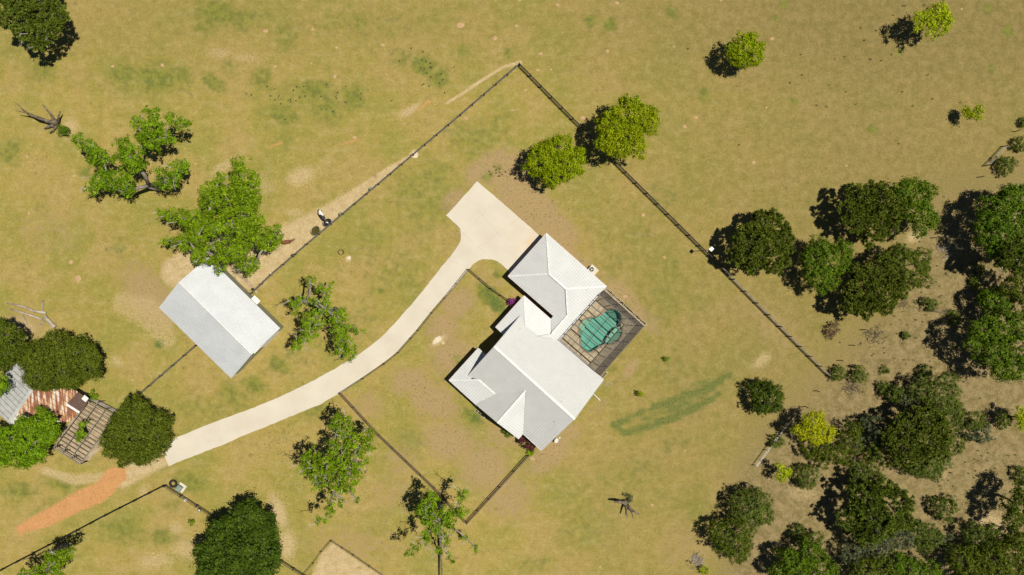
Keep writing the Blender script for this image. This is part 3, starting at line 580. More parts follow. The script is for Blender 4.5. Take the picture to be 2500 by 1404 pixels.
oc = [P(*TC(700,160), zo), P(*TC(1250,655), zo), P(*TC(650,1335), zo)]
ic = [bil(0, 0), bil(1, 0), bil(1, 1)]
for i in range(2):
    for z in (zo, 1.2, .2):
        a, b = Vector(oc[i]), Vector(oc[i + 1]); a.z = b.z = z; mb = MB(); mb.bar(a, b, .07, .07); mb.build('wall_rail', M['bronze'], cage)
    n = 5 if i == 0 else 6
    for j in range(n + 1):
        a = oc[i].lerp(oc[i + 1], j / n); b = ic[i].lerp(ic[i + 1], j / n); mb = MB(); mb.bar(a, b, .09, .06); mb.build('hip_rafter', M['bronze'], cage)
        if i == 0 or j: mb = MB(); mb.box((a.x, a.y, zo / 2 + .05), .07, .07, zo - .12, .7); mb.build('post', M['bronze'], cage)
    mb = MB(); mb.add([oc[i], oc[i + 1], ic[i + 1], ic[i]], [(0, 1, 2, 3)]); mb.build('sloped_screen', M['screen2'], cage)
    a, b = Vector(oc[i]), Vector(oc[i + 1]); mb = MB(); mb.add([a, b, Vector((b.x, b.y, .13)), Vector((a.x, a.y, .13))], [(0, 1, 2, 3)]); mb.build('wall_screen', M['screen2'], cage)
mb = MB(); mb.add([p - Vector((0, 0, .03)) for p in (bil(0, 0), bil(1, 0), bil(1, 1), bil(0, 1))], [(0, 1, 2, 3)]); mb.build('roof_screen', M['screen'], cage)
mb = MB(); r0 = random.Random(9)                         # rough stone edging outside the cage
for i in range(60):
    q = P(1477 + 98 * i / 60, 706 + 89 * i / 60); mb.box((q.x + .18, q.y + .1, .05), r0.uniform(.2, .35), r0.uniform(.2, .34), .14, r0.uniform(0, 3))
for i in range(8): q = P(1466 + 14 * i / 8, 921 - 14 * i / 8); mb.box((q.x + .15, q.y - .1, .05), .3, .3, .14, r0.uniform(0, 3))
tag(mb.build('stone_edging', M['pavstone']), 'pale rough stone edging along the lawn side of the pool cage', 'edging')
# ------------------------------------------------------------------ fences
def resample(px, sp, z=0.):
    pts = [P(*p, z) for p in px]
    for p in pts: p.z = 0
    out = []; carry = 0.
    for a, b in zip(pts[:-1], pts[1:]):
        l = (b - a).length; n = max(1, round(l / sp))
        for i in range(n): out.append((a.lerp(b, i / n), i == 0))
    out.append((pts[-1], True)); return out
def fence(name, px, label, post_m, rail_m, rails, h, sp=2.45, pw=.14, rw=(.035, .14), z=.6, wires=0, group=None, jit=.02, cat='fence'):
    pts = resample(px, sp, z); root = thing(name, pts[0][0], label, cat, group); o0 = pts[0][0]; me = None; rr = random.Random(len(label))
    for i, (p, c) in enumerate(pts):
        if me is None:
            mb = MB(); mb.box((o0.x, o0.y, h / 2 + .02), pw, pw, h + .08, math.atan2((pts[1][0] - o0).y, (pts[1][0] - o0).x)); o = mb.build('post', post_m, root); me = o.data
        else: o = bpy.data.objects.new('post', me); C.objects.link(o); o.parent = root; o.location = p - o0
        o.rotation_euler = (rr.uniform(-jit, jit), rr.uniform(-jit, jit), 0)
    for zz in rails:
        mb = MB()
        for (a, _), (b, _) in zip(pts[:-1], pts[1:]):
            j0, j1 = rr.uniform(-.02, .02), rr.uniform(-.02, .02)
            mb.bar(a + Vector((0, 0, zz + j0)), b + Vector((0, 0, zz + j1)), *rw)
        mb.build('rail', rail_m, root)
    if wires:
        mb = MB()
        for (a, _), (b, _) in zip(pts[:-1], pts[1:]):
            for k in range(wires): zz = .08 + (h - .15) * k / (wires - 1); mb.bar(a + Vector((0, 0, zz)), b + Vector((0, 0, zz)), .012, .012)
            n = int((b - a).length / .16)
            for k in range(n): q = a.lerp(b, k / n); mb.bar(q + Vector((0, 0, .05)), q + Vector((0, 0, h - .05)), .01, .01)
        mb.build('wire_mesh', M['wire'], root)
    return root, pts
R4 = (.3, .62, .94, 1.26)
fence('board_fence', [(615,716),(662,671),(750,596),(866,498),(953,425),(1037,354),(1124,281),(1211,206),(1267,158)], 'grey board fence running up from the barn along the cow path', M['darkwood'], M['greywood'], R4, 1.35, 2.5)
fence('board_fence', [(1269,158),(1502,395),(1760,651)], 'dark brown board fence running down from the top corner past the lamp post', M['darkwood'], M['darkwood'], R4, 1.35, 2.45)
fence('board_fence', [(1762,653),(1905,797),(2026,918)], 'weathered pale board fence, the end run next to the scrub', M['darkwood'], M['weather'], R4, 1.35, 2.45)
fence('board_fence', [(480,843),(336,967)], 'short grey board fence between the barn and the round live oak', M['darkwood'], M['greywood'], R4, 1.35, 2.5)
fence('board_fence', [(-30,1410),(120,1332),(260,1258),(402,1186)], 'dark board fence below the strip of orange clay', M['darkwood'], M['darkwood'], R4, 1.35, 2.6)
fence('board_fence', [(404,1186),(520,1259),(660,1352),(745,1407)], 'dark board fence passing behind the big magnolia', M['darkwood'], M['darkwood'], (.35, .8, 1.26), 1.35, 2.6)
fence('yard_fence', [(830,961),(886,925),(939,889),(973,862),(1005,826),(1022,807),(1056,764),(1087,728),(1116,693),(1145,657)], 'thin brown rail fence edging the concrete driveway', M['brownwood'], M['brownwood'], (1.2,), 1.25, 3.2, .09, (.06, .06), wires=6)
fence('yard_fence', [(1145,657),(1200,704),(1249,738)], 'thin brown rail fence from the driveway to the purple flowers', M['brownwood'], M['brownwood'], (.1, 1.2), 1.25, 2.6, .09, (.09, .07), wires=9)
fence('yard_fence', [(831,961),(925,1063),(1060,1192),(1139,1277)], 'thin brown rail fence crossing the lawn between the two pecan trees', M['brownwood'], M['brownwood'], (.1, 1.2), 1.25, 2.8, .09, (.09, .07), wires=9)
fence('yard_fence', [(1140,1277),(1220,1190),(1290,1113)], 'thin brown rail fence ending at the wine red shrubs', M['brownwood'], M['brownwood'], (.1, 1.2), 1.25, 2.8, .09, (.09, .07), wires=9)
fence('garden_fence', [(735,1410),(764,1377),(784,1349),(808,1321),(862,1356),(940,1410)], 'low wire fence around the sandy vegetable plot', M['darkwood'], M['wire'], (.9,), 1.0, 2.6, .08, (.03, .03), wires=6)
fence('white_fence', [(1845,1137),(1900,1062)], 'white board fence lower run beside the yellow tree', M['white'], M['white'], (.75, 1.2), 1.3, 2.6, .1, (.04, .12))
fence('white_fence', [(1903,1058),(1943,1009)], 'white board fence upper run shaded by the yellow tree', M['white'], M['white'], (1.0, 1.2), 1.25, 2.6, .09, (.035, .07))
g_ = thing('bent_rail', P(1950,1000), 'bent white pipe rail at the end of the white board fence', 'rail'); mb = MB(); mb.tube([P(1946,1001,.8), P(1949,999.5,.9), P(1957,1001,.9), P(1958,999,.9)], .05); mb.build('pipe', M['white'], g_)
# pipe gate at the right
gt = thing('pipe_gate', P(2440,380), 'pale steel pipe gate between two green shrubs at the right edge', 'gate')
A, B = P(2463,354,1.3), P(2417,402,1.3); A.z = B.z = 0
for z in (1.3,): mb = MB(); mb.tube([A + Vector((0, 0, z)), B + Vector((0, 0, z))], .045); mb.build('top_rail', M['palewire'], gt)
for z in (.25, .6, .95): mb = MB(); mb.tube([A + Vector((0, 0, z)), B + Vector((0, 0, z))], .02); mb.build('rail', M['palewire'], gt)
for q in (A, B): mb = MB(); mb.tube([q, q + Vector((0, 0, 1.5))], .08); mb.build('post', M['darkwood'], gt)
pst = None; pg = 'fence posts standing in a row through the scrub'
names = ['by the pipe gate', 'above the dark right hand tree', 'second below the pipe gate', 'left of the dark right hand tree', 'at the bare sand patch', 'above the fallen brush', 'beside the fallen brush', 'above the twiggy brush pile', 'below the twiggy brush pile', 'at the end of the weathered fence', 'beside the juniper pair', 'above the yellow tree', 'beside the small yellow sapling', 'at the bottom of the row']
for (x, y), nm in zip([(2480,321),(2394,432),(2365,470),(2336,508),(2309,543),(2280,581),(2256,618),(2109,805),(2080,843),(2052,880),(1994,954),(1967,993),(1824,1179),(1683,1370)], names):
    b = P(x, y, .2); b.z = 0
    if pst is None:
        mb = MB(); mb.tube([b, b + Vector((.02, 0, .8)), b + Vector((-.02, .02, 1.4))], [.075, .07, .06], 7); pst = mb.build('fence_post', M['darkwood']); pst.data.transform(Matrix.Translation(-b)); pst.location = b; o = pst
    else: o = pst.copy(); C.objects.link(o); o.location = b
    o.rotation_euler.z = random.uniform(0, 3); o.rotation_euler.x = random.uniform(-.03, .03)
    tag(o, 'dark round wooden post ' + nm, 'post', pg)
# ------------------------------------------------------------------ trees
def leaves(name, lobes, kind, lm, parent, seed, dens=1.0):
    rg = np.random.default_rng(seed)
    K = dict(tuft=(.13, .06, 9, 40., .9), pecan=(.38, .155, 22, 9., 1.25), broad=(.40, .15, 22, 12., .85), oak=(.34, .13, 20, 17., .8), pine=(.42, .32, 34, 10., 1.), cedar=(.26, .115, 20, 22., .9), magnolia=(.48, .19, 22, 11., .9))[kind]
    cr, ls, nl, dn, flat_ = K; V = []; T = []
    allc = np.array([l[:3] for l in lobes]); allr = np.array([l[3] for l in lobes])
    for li, (x, y, z, r) in enumerate(lobes):
        n = max(3, int(dn * dens * r * r * 2.6)); u = rg.uniform(-.55, 1, n); a = rg.uniform(0, 2 * np.pi, n); s = np.sqrt(1 - u * u)
        d = np.stack([s * np.cos(a), s * np.sin(a), u], -1); ph = rg.uniform(0, 6.28, 4)
        wob = 1 + flat_ * (.16 * np.sin(3 * a + ph[0]) + .10 * np.sin(5 * a + ph[1]) + .08 * np.sin(9 * a + ph[3]) + .1 * np.sin(4 * u + ph[2]))
        rad = r * wob * (.5 + .5 * rg.random(n) ** .45)
        c = np.array([x, y, z]) + d * rad[:, None] * np.array([1, 1, .8])
        c[:, 2] = np.maximum(c[:, 2], .25)
        dd = np.linalg.norm((c[:, None] - allc[None]) / np.array([1, 1, .8]), axis=2) / allr[None]; dd[:, li] = 9
        ok = dd.min(1) > .62; c = c[ok]; d = d[ok]; m = len(c)
        if m == 0: continue
        ct = rg.normal(.5, .22, m) + .1 * np.sin(3 * a[ok] + ph[1])
        size = rg.uniform(.65, 1.35, m)
        off = rg.normal(0, .5, (m, nl, 3)) * cr * size[:, None, None] * np.array([1, 1, .7])
        p = (c[:, None] + off).reshape(-1, 3)
        p[:, 2] = np.maximum(p[:, 2], .08)
        if kind == 'pine':
            dr = off.reshape(-1, 3) + np.repeat(d, nl, 0) * .15 + rg.normal(0, .15, (m * nl, 3)); dr[:, 2] += .1; dr /= np.linalg.norm(dr, axis=1)[:, None] + 1e-6
            base = np.repeat(c, nl, 0) + dr * .06; L_ = ls * rg.uniform(.7, 1.5, m * nl); sd_ = np.cross(dr, rg.normal(0, 1, dr.shape)); sd_ /= np.linalg.norm(sd_, axis=1)[:, None] + 1e-6
            wv = .055; q = np.stack([base - sd_ * wv, base + sd_ * wv, base + dr * L_[:, None] + sd_ * wv * .8, base + dr * L_[:, None] - sd_ * wv * .8], 1)
        else:
            on = off.reshape(-1, 3); on = on / (np.linalg.norm(on, axis=1)[:, None] + 1e-6); nn = np.repeat(d, nl, 0) * .45 + on * .75 + rg.normal(0, .38, (m * nl, 3)); nn[:, 2] += .3; nn /= np.linalg.norm(nn, axis=1)[:, None]
            t1 = np.cross(nn, rg.normal(0, 1, nn.shape)); t1 /= np.linalg.norm(t1, axis=1)[:, None] + 1e-6; t2 = np.cross(nn, t1)
            L_ = (ls * rg.uniform(.55, 1.3, m * nl))[:, None]; wd = L_ * .55
            if kind == 'cedar': wd = L_ * .4; L_ = L_ * 1.25
            q = np.stack([p - t1 * L_, p - t2 * wd - nn * wd * .15, p + t1 * L_, p + t2 * wd - nn * wd * .15], 1)
        V.append(q.reshape(-1, 3)); T.append(np.clip(np.repeat(ct, nl) + rg.normal(0, .16, m * nl), 0, 1))
    V = np.concatenate(V); T = np.concatenate(T); o0 = ORG[parent.name]; V = V - np.array(o0); nf = len(T)
    me = bpy.data.meshes.new(name); me.vertices.add(len(V)); me.vertices.foreach_set('co', V.ravel()); me.loops.add(nf * 4); me.loops.foreach_set('vertex_index', np.arange(nf * 4))
    me.polygons.add(nf); me.polygons.foreach_set('loop_start', np.arange(0, nf * 4, 4)); me.polygons.foreach_set('loop_total', np.full(nf, 4)); me.update()
    at = me.attributes.new('tint', 'FLOAT', 'FACE'); at.data.foreach_set('value', T.astype(np.float32)); me.materials.append(lm)
    o = bpy.data.objects.new(name, me); C.objects.link(o); o.parent = parent; ORG[o.name] = o0; return o
NLEAF = 0
def tree(name, label, cat, kind, leaf, lobes, z, base=None, group=None, trunk=True, bark='bark', bare=0, seed=None, dens=1.0, tr=None):
    """lobes: (px,py,rpx[,dz]) as seen in the photo, each at height z+dz"""
    seed = seed or int(abs(lobes[0][0] * 7 + lobes[0][1] * 13)) + 11
    rr = random.Random(seed); W = []
    for l in lobes:
        zz = z + (l[3] if len(l) > 3 else rr.uniform(-.08, .1) * z); r = l[2] * (H - zz) / F * (.93 if kind == 'pecan' else 1.0)
        zz = max(zz, r * .62); q = P(l[0], l[1], zz); W.append((q.x, q.y, q.z, r))
    if base: b = P(*base, 0)
    else:
        sw = sum(w_[3] ** 2 for w_ in W); b = Vector((sum(w_[0] * w_[3] ** 2 for w_ in W) / sw, sum(w_[1] * w_[3] ** 2 for w_ in W) / sw, 0))
    root = thing(name, b, label, cat, group)
    leaves('crown', W, kind, L[leaf], root, seed, dens)
    R = max(.05, (tr or .028 * z + .05)); mb = MB(); zmin = min(w_[2] - w_[3] * .5 for w_ in W)
    fork = b + Vector((rr.uniform(-.2, .2), rr.uniform(-.2, .2), max(.3, min(z * .4, zmin))))
    mb.tube([b - Vector((0, 0, .1)), b + Vector((0, 0, .3)), fork], [R * 1.35, R * 1.05, R * .85], 9)
    nodes = [(fork, R * .8, -1, 0.)]; order = sorted(W, key=lambda w_: (Vector(w_[:3]) - fork).length)
    for w_ in order:
        c = Vector(w_[:3]); best = min(range(len(nodes)), key=lambda i: (nodes[i][0] - c).length + .45 * nodes[i][3])
        p, pr, _, pl_ = nodes[best]; r1 = max(.03, pr * .72); m_ = p.lerp(c, .5) + Vector((rr.uniform(-.3, .3), rr.uniform(-.3, .3), rr.uniform(-.1, .35))) * min(1, (c - p).length / 3)
        mb.tube([p, m_, c], [pr * .85, (pr + r1) / 2 * .85, r1 * .7], 6); nodes.append((c, r1, best, pl_ + (c - p).length))
        for _ in range(int(2 + w_[3] * 1.6)):
            a = rr.uniform(0, 6.28); u = rr.uniform(-.1, .9); s = math.sqrt(1 - u * u); e_ = c + Vector((s * math.cos(a), s * math.sin(a), u * .8)) * w_[3] * rr.uniform(.6, .95)
            mm = c.lerp(e_, .5) + Vector((0, 0, rr.uniform(-.2, .2))); mb.tube([c, mm, e_], [r1 * .5, r1 * .3, .012], 4)
    mb.build('trunk', M[bark], root, smooth=True)
    if bare:
        for _ in range(bare):
            mb = MB()
            w_ = rr.choice(W); c = Vector(w_[:3]); a = rr.uniform(0, 6.28); L_ = rr.uniform(.8, 1.7); p = c + Vector((math.cos(a), math.sin(a), .5)) * w_[3] * .7
            dv = Vector((math.cos(a + rr.uniform(-.7, .7)), math.sin(a + rr.uniform(-.7, .7)), .45)) * L_; m_ = p + dv * .5 + Vector((rr.uniform(-.2, .2), rr.uniform(-.2, .2), .15))
            mb.tube([p, m_, p + dv], [.055, .04, .012], 5)
            for s in (-1, 1):
                d2 = Vector((dv.x * math.cos(.7 * s) - dv.y * math.sin(.7 * s), dv.x * math.sin(.7 * s) + dv.y * math.cos(.7 * s), dv.z)); mb.tube([m_, m_ + d2 * .45], [.03, .008], 4)
            mb.build('bare_branch', M['deadwood'], root)
    return root
def scl(pts, x0, y0, s): return [(x0 + x / s, y0 + y / s, *r) for (x, y, *r) in pts]
# -- pecans
tree('pecan_tree', 'spreading pecan with split limbs and pale bark in the open left pasture', 'tree', 'pecan', 'pecan', scl([(700,100,18,2),(690,200,28,2),(700,300,32,1),(800,280,18,1),(560,150,15,1),(620,270,20),(840,140,18,1),(930,170,17,1),(975,160,10),(510,440,32,1),(560,500,24),(450,330,18),(480,380,22),
 (240,420,26),(180,350,20,1),(100,300,16,1),(300,450,20),(280,610,26,-1),(210,680,18,-1),(390,600,26),(490,650,22,-1),(480,720,12,-2),(790,600,28),(830,640,18,-1),(900,540,22),(945,490,14),(870,590,15),(330,640,16,-1),(850,300,10),(655,60,10,2)], 160, 250, 3.265), 8.0, (386,459), bark='palebark', bare=10, tr=.5)
tree('pecan_tree', 'largest leafy pecan overhanging the top end of the barn', 'tree', 'pecan', 'pecan', scl([(1400,490,22,2),(1410,600,30,2),(1500,620,18,1),(1440,700,36,2),(1230,600,14),(1180,740,34),(1300,760,38,1),(1440,820,34,1),(1160,820,28),(1500,760,18),(1430,900,32,1),(1100,700,12),(760,880,12,-1),(840,900,20,-1),(930,920,24),(1030,930,26),(1120,960,30),(1200,1000,34,1),(1300,960,34,1),
 (800,1100,14,-2),(900,1110,18,-1),(980,1100,26,-1),(1060,1060,28),(1060,1200,22,-1),(1050,1255,14,-2),(1150,1200,30),(1230,1250,28),(1300,1180,32,1),(1400,1200,28),(1440,1290,22,-1),(1460,1345,14,-2),(1520,1285,12,-1),(1440,1060,32,1),(1540,1060,30,1),(1620,1120,26),(1685,1090,16),(1680,1010,13),(1630,1060,20),(1500,980,26)], 160, 250, 3.265), 9.0, (563,582), bark='palebark', bare=26, tr=.55)
tree('pecan_tree', 'sparse pecan with bare limbs between the barn and the driveway', 'tree', 'pecan', 'pecan', scl([(490,20,13),(550,80,13),(620,130,15),(630,190,13),(350,180,17),(350,250,17),(450,190,12),(530,200,11),(620,260,18),(520,350,28),(470,390,22),(440,500,20),(380,560,15),(350,595,11),(500,470,15),(760,290,14),(700,340,19),(760,390,17),(720,440,19),(850,430,12),(905,470,11),(740,510,20),(800,560,20),(730,600,18),(810,640,16),(830,705,7),(850,655,9),(660,60,8)], 620, 680, 3.51), 8.0, (820,757), bark='palebark', bare=22, tr=.4, dens=.75)
tree('pecan_tree', 'tall pecan on the lawn below the driveway, left of the yard fence', 'tree', 'pecan', 'pecan', scl([(730,60,15),(690,110,19),(800,80,15),(780,170,26,1),(840,230,26,1),(960,230,23),(995,190,13),(1005,290,15),(900,290,24,1),(780,280,24,1),(680,300,19),(700,360,24),(520,390,23),(440,400,13),(430,490,17),(520,490,25),(620,450,28,1),(740,440,26,1),(860,420,24),(920,430,17),(900,500,21),(800,500,21),(620,560,25),(530,620,17),(740,600,25),(860,590,17),(700,680,18),(820,690,13),(660,750,11),(740,780,12),(640,810,13),(650,870,15),(615,925,9),(560,925,9),(545,965,8),(890,760,9)], 620, 1004, 3.51), 8.5, (838,1130), bark='palebark', bare=24, tr=.5, dens=.7)
pe = tree('pecan_tree', 'thin pecan with one long bare limb, over the corner of the yard fence', 'tree', 'pecan', 'pecan', scl([(1520,730,17),(1460,800,15),(1440,860,21),(1510,840,18),(1480,930,19),(1540,880,14),(1790,700,14),(1760,760,9),(1640,870,17),(1700,880,19),(1780,870,15),(1650,930,15),(1560,1000,13),(1580,1040,11),(1470,1060,13),(1470,1110,11),(1390,1160,11),(1330,1220,11),(1640,1080,11),(1640,1140,10),(1580,1200,9),(1670,1240,8),(1690,1290,7),(1680,1000,11),(1810,1080,9),(1890,1150,8),(1920,1190,6),(1600,950,13)], 620, 1004, 3.51), 8.0, (1075,1232), bark='palebark', bare=22, tr=.42, dens=.95)
mb = MB(); mb.tube([P(1071,1262,.6), P(1075,1310,.9), P(1077,1350,1.2), P(1079,1425,1.6)], [.3, .24, .18, .1], 7); mb.build('bare_limb', M['darkdead'], pe)
tree('pecan_tree', 'ragged pecan rising over the dark fence in the bottom left corner', 'tree', 'pecan', 'pecan', [(171,1350,13),(155,1352,17),(137,1369,17),(122,1357,15),(114,1386,17),(85,1397,15),(57,1402,13),(137,1399,19),(181,1340,8),(60,1420,20),(110,1420,24)], 8, (160,1330), bark='palebark', bare=4, tr=.4)
tree('leafy_tree', 'rounded leafy green tree hiding the lower side of the rusty shed', 'tree', 'broad', 'pecan', [(62,1045,28),(98,1025,28),(118,1030,18),(112,1065,26),(70,1090,38),(20,1070,30),(28,1112,30),(90,1108,24),(8,1095,32),(66,1120,22),(-15,1070,30),(125,1055,20)], 6.5, (80,1060), bark='palebark', bare=4, tr=.4, dens=1.2)
tree('leafy_tree', 'small bright green tree growing up through the timber pergola', 'tree', 'broad', 'pecan', [(203,1040,9),(201,1050,10),(196,1062,11),(194,1068,8)], 3.4, (205,1053))
tree('leafy_tree', 'sliver of bright green tree at the left edge above the grey tin roof', 'tree', 'broad', 'pecan', [(2,925,18),(6,945,14),(-12,950,20)], 6.5, (10,935))
# -- live oaks and magnolia
tree('live_oak', 'big dark olive live oak covering the rusty shed roof', 'tree', 'oak', 'oak', [(95,872,42),(145,850,42),(196,858,36),(212,892,36),(150,900,52),(100,915,38),(68,885,26),(168,928,26),(218,862,24),(120,935,20),(76,918,20),(232,905,14)], 5.5, (170,875), tr=.45, dens=1.15)
tree('live_oak', 'round olive live oak at the lower end of the concrete driveway', 'tree', 'oak', 'oak', [(330,1018,48),(372,1040,46),(298,1062,50),(350,1090,44),(312,1100,34),(385,1070,36),(290,1085,35),(338,1060,60),(335,1122,14)], 4.6, (350,1050), tr=.45, dens=1.15)
tree('live_oak', 'dark live oak cut by the left edge of the picture', 'tree', 'oak', 'oak', [(2,815,40),(28,840,30),(-15,865,44),(20,868,24),(40,822,16)], 6.0, (30,845), tr=.45, dens=1.1)
tree('magnolia_tree', 'large dense dark green magnolia in the lower paddock', 'tree', 'magnolia', 'magnolia', [(602,1258,34),(638,1292,36),(560,1294,38),(518,1348,32),(600,1335,58),(648,1340,36),(545,1372,48),(630,1388,48),(575,1405,50),(488,1345,15),(505,1398,28),(622,1262,22),(666,1352,18),(540,1315,34),(525,1290,16),(660,1315,18)], 5.6, (600,1275), tr=.45, dens=1.1)
# -- bright young oaks
tree('young_oak', 'bright green round tree inside the top corner of the yard', 'tree', 'broad', 'bright', [(1362,368,40),(1328,398,42),(1385,395,40),(1355,425,32),(1312,385,24),(1366,345,14),(1412,382,20),(1404,415,16),(1340,365,24)], 4.4, (1352,410), dens=1.05, tr=.2)
tree('young_oak', 'largest bright green tree casting shade over the dark brown board fence', 'tree', 'broad', 'bright', [(1530,290,52),(1562,282,34),(1488,310,36),(1532,338,48),(1506,358,28),(1582,300,28),(1548,256,18),(1480,350,24),(1595,275,14)], 6.6, (1500,330), dens=1.05, tr=.22)
tree('young_oak', 'small bright green tree alone in the upper right pasture', 'tree', 'broad', 'bright', [(1818,112,30),(1843,125,24),(1800,128,26),(1836,93,14),(1816,148,20),(1845,145,17),(1786,120,14)], 4.8, (1790,150), dens=1.0, tr=.15)
tree('young_oak', 'lime yellow tree near the top right corner with its shadow beside it', 'tree', 'broad', 'lime', [(2272,42,24),(2298,58,24),(2292,30,24),(2275,72,16),(2242,42,14),(2310,45,16),(2258,58,14),(2281,92,7),(2236,70,7)], 5.4, (2244,64), dens=.9, tr=.13)
tree('oak_sapling', 'spindly yellow green sapling of a few leaf tufts by the right edge', 'tree', 'broad', 'lime', [(2356,269,9,-.8),(2364,280,10,-.4),(2377,282,7,.2),(2389,283,7,.8),(2380,268,9,.3),(2390,259,6,.9),(2398,270,5,1),(2350,276,5,-1)], 3.0, (2338,285), tr=.05)
tree('young_oak', 'brightest yellow tree above the white board fence', 'tree', 'broad', 'yellow', [(1985,1040,30),(2012,1058,22),(1962,1055,16),(1995,1022,17),(1992,1073,15),(1945,1050,10),(1972,1030,13),(2030,1050,10)], 4.6, (1962,1040), tr=.12, dens=.95)
tree('oak_sapling', 'small lime yellow sapling below the white board fence', 'tree', 'broad', 'lime', [(1908,1142,9),(1922,1154,11),(1902,1162,9),(1914,1168,8),(1900,1135,6)], 3.2, (1893,1150), tr=.06)
tree('young_oak', 'small yellow green tree half cut by the right edge', 'tree', 'broad', 'lime', [(2492,1012,16),(2497,1038,13),(2510,1020,18)], 4.2, (2465,1015), tr=.1)
# -- pines
def pine(label, lobes, z, **k): return tree('pine_tree', label, 'tree', 'pine', 'pine', lobes, z, bark='bark', **k)
pine('loose crowned pine in the top left corner', [(50,35,46),(110,25,48),(95,85,28),(85,-10,60),(40,0,40),(128,72,20),(60,80,20),(98,108,13),(150,40,16)], 8., bare=12, dens=.9)
pine('wide green pine just behind the lamp post', [(1838,592,44),(1888,560,40),(1890,625,38),(1818,622,34),(1858,548,30),(1862,600,50),(1905,590,28),(1836,655,14),(1880,530,14)], 4.8)
pine('dark pine touching a lighter tree on the edge of the woods', [(2105,478,34),(2150,495,44),(2080,515,30),(2130,555,38),(2165,545,30),(2180,500,28),(2095,545,24),(2070,535,14)], 5.)
pine('dark clumped pine in front of the smooth olive tree', [(2110,700,46),(2158,715,44),(2080,740,28),(2150,665,36),(2120,745,30),(2175,690,28),(2100,665,24)], 5.)
pine('big shaggy pine in the middle of the woods thicket', [(2220,1050,44),(2272,1078,48),(2200,1090,36),(2262,1020,38),(2225,1110,32),(2180,1060,24),(2290,1050,28)], 5.6, dens=.8)
pine('broad olive pine above the bottom thicket', [(2120,1220,46),(2170,1228,48),(2130,1275,52),(2188,1268,34),(2075,1268,28),(2150,1195,28),(2098,1245,28),(2205,1240,18)], 5.2, dens=.78)
pine('dark lopsided pine leaning over the right edge below the tallest trees', [(2470,615,34),(2495,640,26),(2450,640,18)], 8., bare=3)
# -- broadleaf trees at the right
def broad(label, lobes, z, leaf='broad', **k): return tree('leafy_tree', label, 'tree', 'broad', leaf, lobes, z, **k)
broad('mid green tree growing against the right side of a dark pine', [(2235,475,42),(2252,525,36),(2205,462,26),(2245,565,16),(2275,540,16),(2225,505,32)], 5.2)
broad('round bright leaved tree left of the clumped pine', [(1990,640,38),(2042,628,36),(2010,678,34),(2002,608,30),(2062,610,18),(2020,640,42),(2005,708,12)], 4.8)
tree('leafy_tree', 'smooth olive dome shaped tree behind the clumped pine', 'tree', 'cedar', 'oak', [(2200,650,50),(2228,668,42),(2180,635,36),(2240,640,34)], 4.2, dens=.85)
broad('tall dark tree half cut by the right edge', [(2440,515,44),(2485,495,48),(2440,580,52),(2485,590,56),(2462,545,54),(2410,540,28),(2500,540,60),(2465,480,30)], 6.5, dens=1.0)
broad('black green tree at the right edge below the tall dark one', [(2492,690,38),(2470,700,26),(2505,725,30)], 6., leaf='oak')
broad('small rounded green tree with a round shadow beside it', [(2420,738,28),(2448,728,24),(2455,748,22),(2405,725,18),(2435,715,16)], 4.2)
broad('big layered green tree at the right edge under the rounded one', [(2400,808,36),(2450,800,44),(2482,850,46),(2425,860,42),(2374,840,18),(2470,895,38),(2500,800,44),(2440,905,24)], 6.5)
# -- cedars, junipers, shrubs
def cedar(label, x, y, r, z=None, leaf='cedar', extra=(), dens=.8, name='cedar_shrub', cat='shrub', kind='cedar'):
    zz = z or r * S0 * .75; return tree(name, label, cat, kind, leaf, [(x, y, r * 1.02), *[(a, b, c * 1.02) for a, b, c in extra]], zz, dens=dens, tr=.04 + r * .003)
cedar('dense dark round cedar alone on the lawn right of the green streaks', 1872, 972, 40, 2.6, 'magnolia', [(1860,958,30),(1888,968,26),(1868,990,26)], dens=.9)
cedar('upper of two joined junipers in the lower right', 1832, 1240, 46, 3., extra=[(1850,1225,32),(1862,1255,26),(1805,1225,28)], name='juniper_tree', cat='tree', leaf='cedar')
cedar('lower of two joined junipers, darker, in the lower right', 1785, 1310, 48, 3.2, 'oak', [(1800,1340,34),(1755,1295,28),(1812,1295,30)], name='juniper_tree', cat='tree')
for a in [('small cedar at the very end of the weathered board fence',2046,911,19),('second small cedar from the end of the weathered fence',2097,914,21),('tiny cedar above a slightly larger one right of the fence end',2160,903,10),('little cedar below the tiny one right of the fence end',2161,948,17),
          ('low cedar just above the woods thicket',2260,905,17),('sprawling low cedar beside a fallen trunk',2270,742,18),('small cedar at the right end of the fallen trunk',2334,778,17),('light tufted cedar left of the small rounded tree',2382,688,16),('faint tufted cedar just above the light one',2390,656,13),
          ('flat little cedar alone in the bare scrub',2212,818,11),('round cedar below the yellow tree and the white fence',1968,1163,31),('lone round cedar in the open right of the bottom thicket',2302,1240,32),('dark little cedar in the gap above the bottom thicket',1948,1302,21),
          ('green shrub under the steel pipe gate',2457,403,23),('olive shrub above the steel pipe gate at the right edge',2487,352,17),('green shrub at the right edge highest up',2498,299,12),('dark cedar at the right edge beside open scrub',2490,1156,19),('bright small shrub against the white board fence',1896,1078,17),('small low cedar in the bare scrub near the fallen trunk',2320,765,8)]:
    cedar(*a)
cedar('dark cedar at the top of the woods thicket', 2290, 965, 44, 4., 'cedar', [(2250,955,30),(2312,932,26),(2315,990,28)])
cedar('pale grey green shrub on the upper left of the thicket', 2215, 975, 25, 2.5, 'greyc')
cedar('dark shrub on the left flank of the pale grey one', 2190, 962, 20, 2.2)
cedar('pale olive shrub at the left tip of the woods thicket', 2130, 1042, 30, 2.8, 'greyc', [(2140,1065,20)])
cedar('lighter green cedar on the right side of the shaggy pine', 2320, 1018, 32, 3., 'cedar', [(2335,1000,20)])
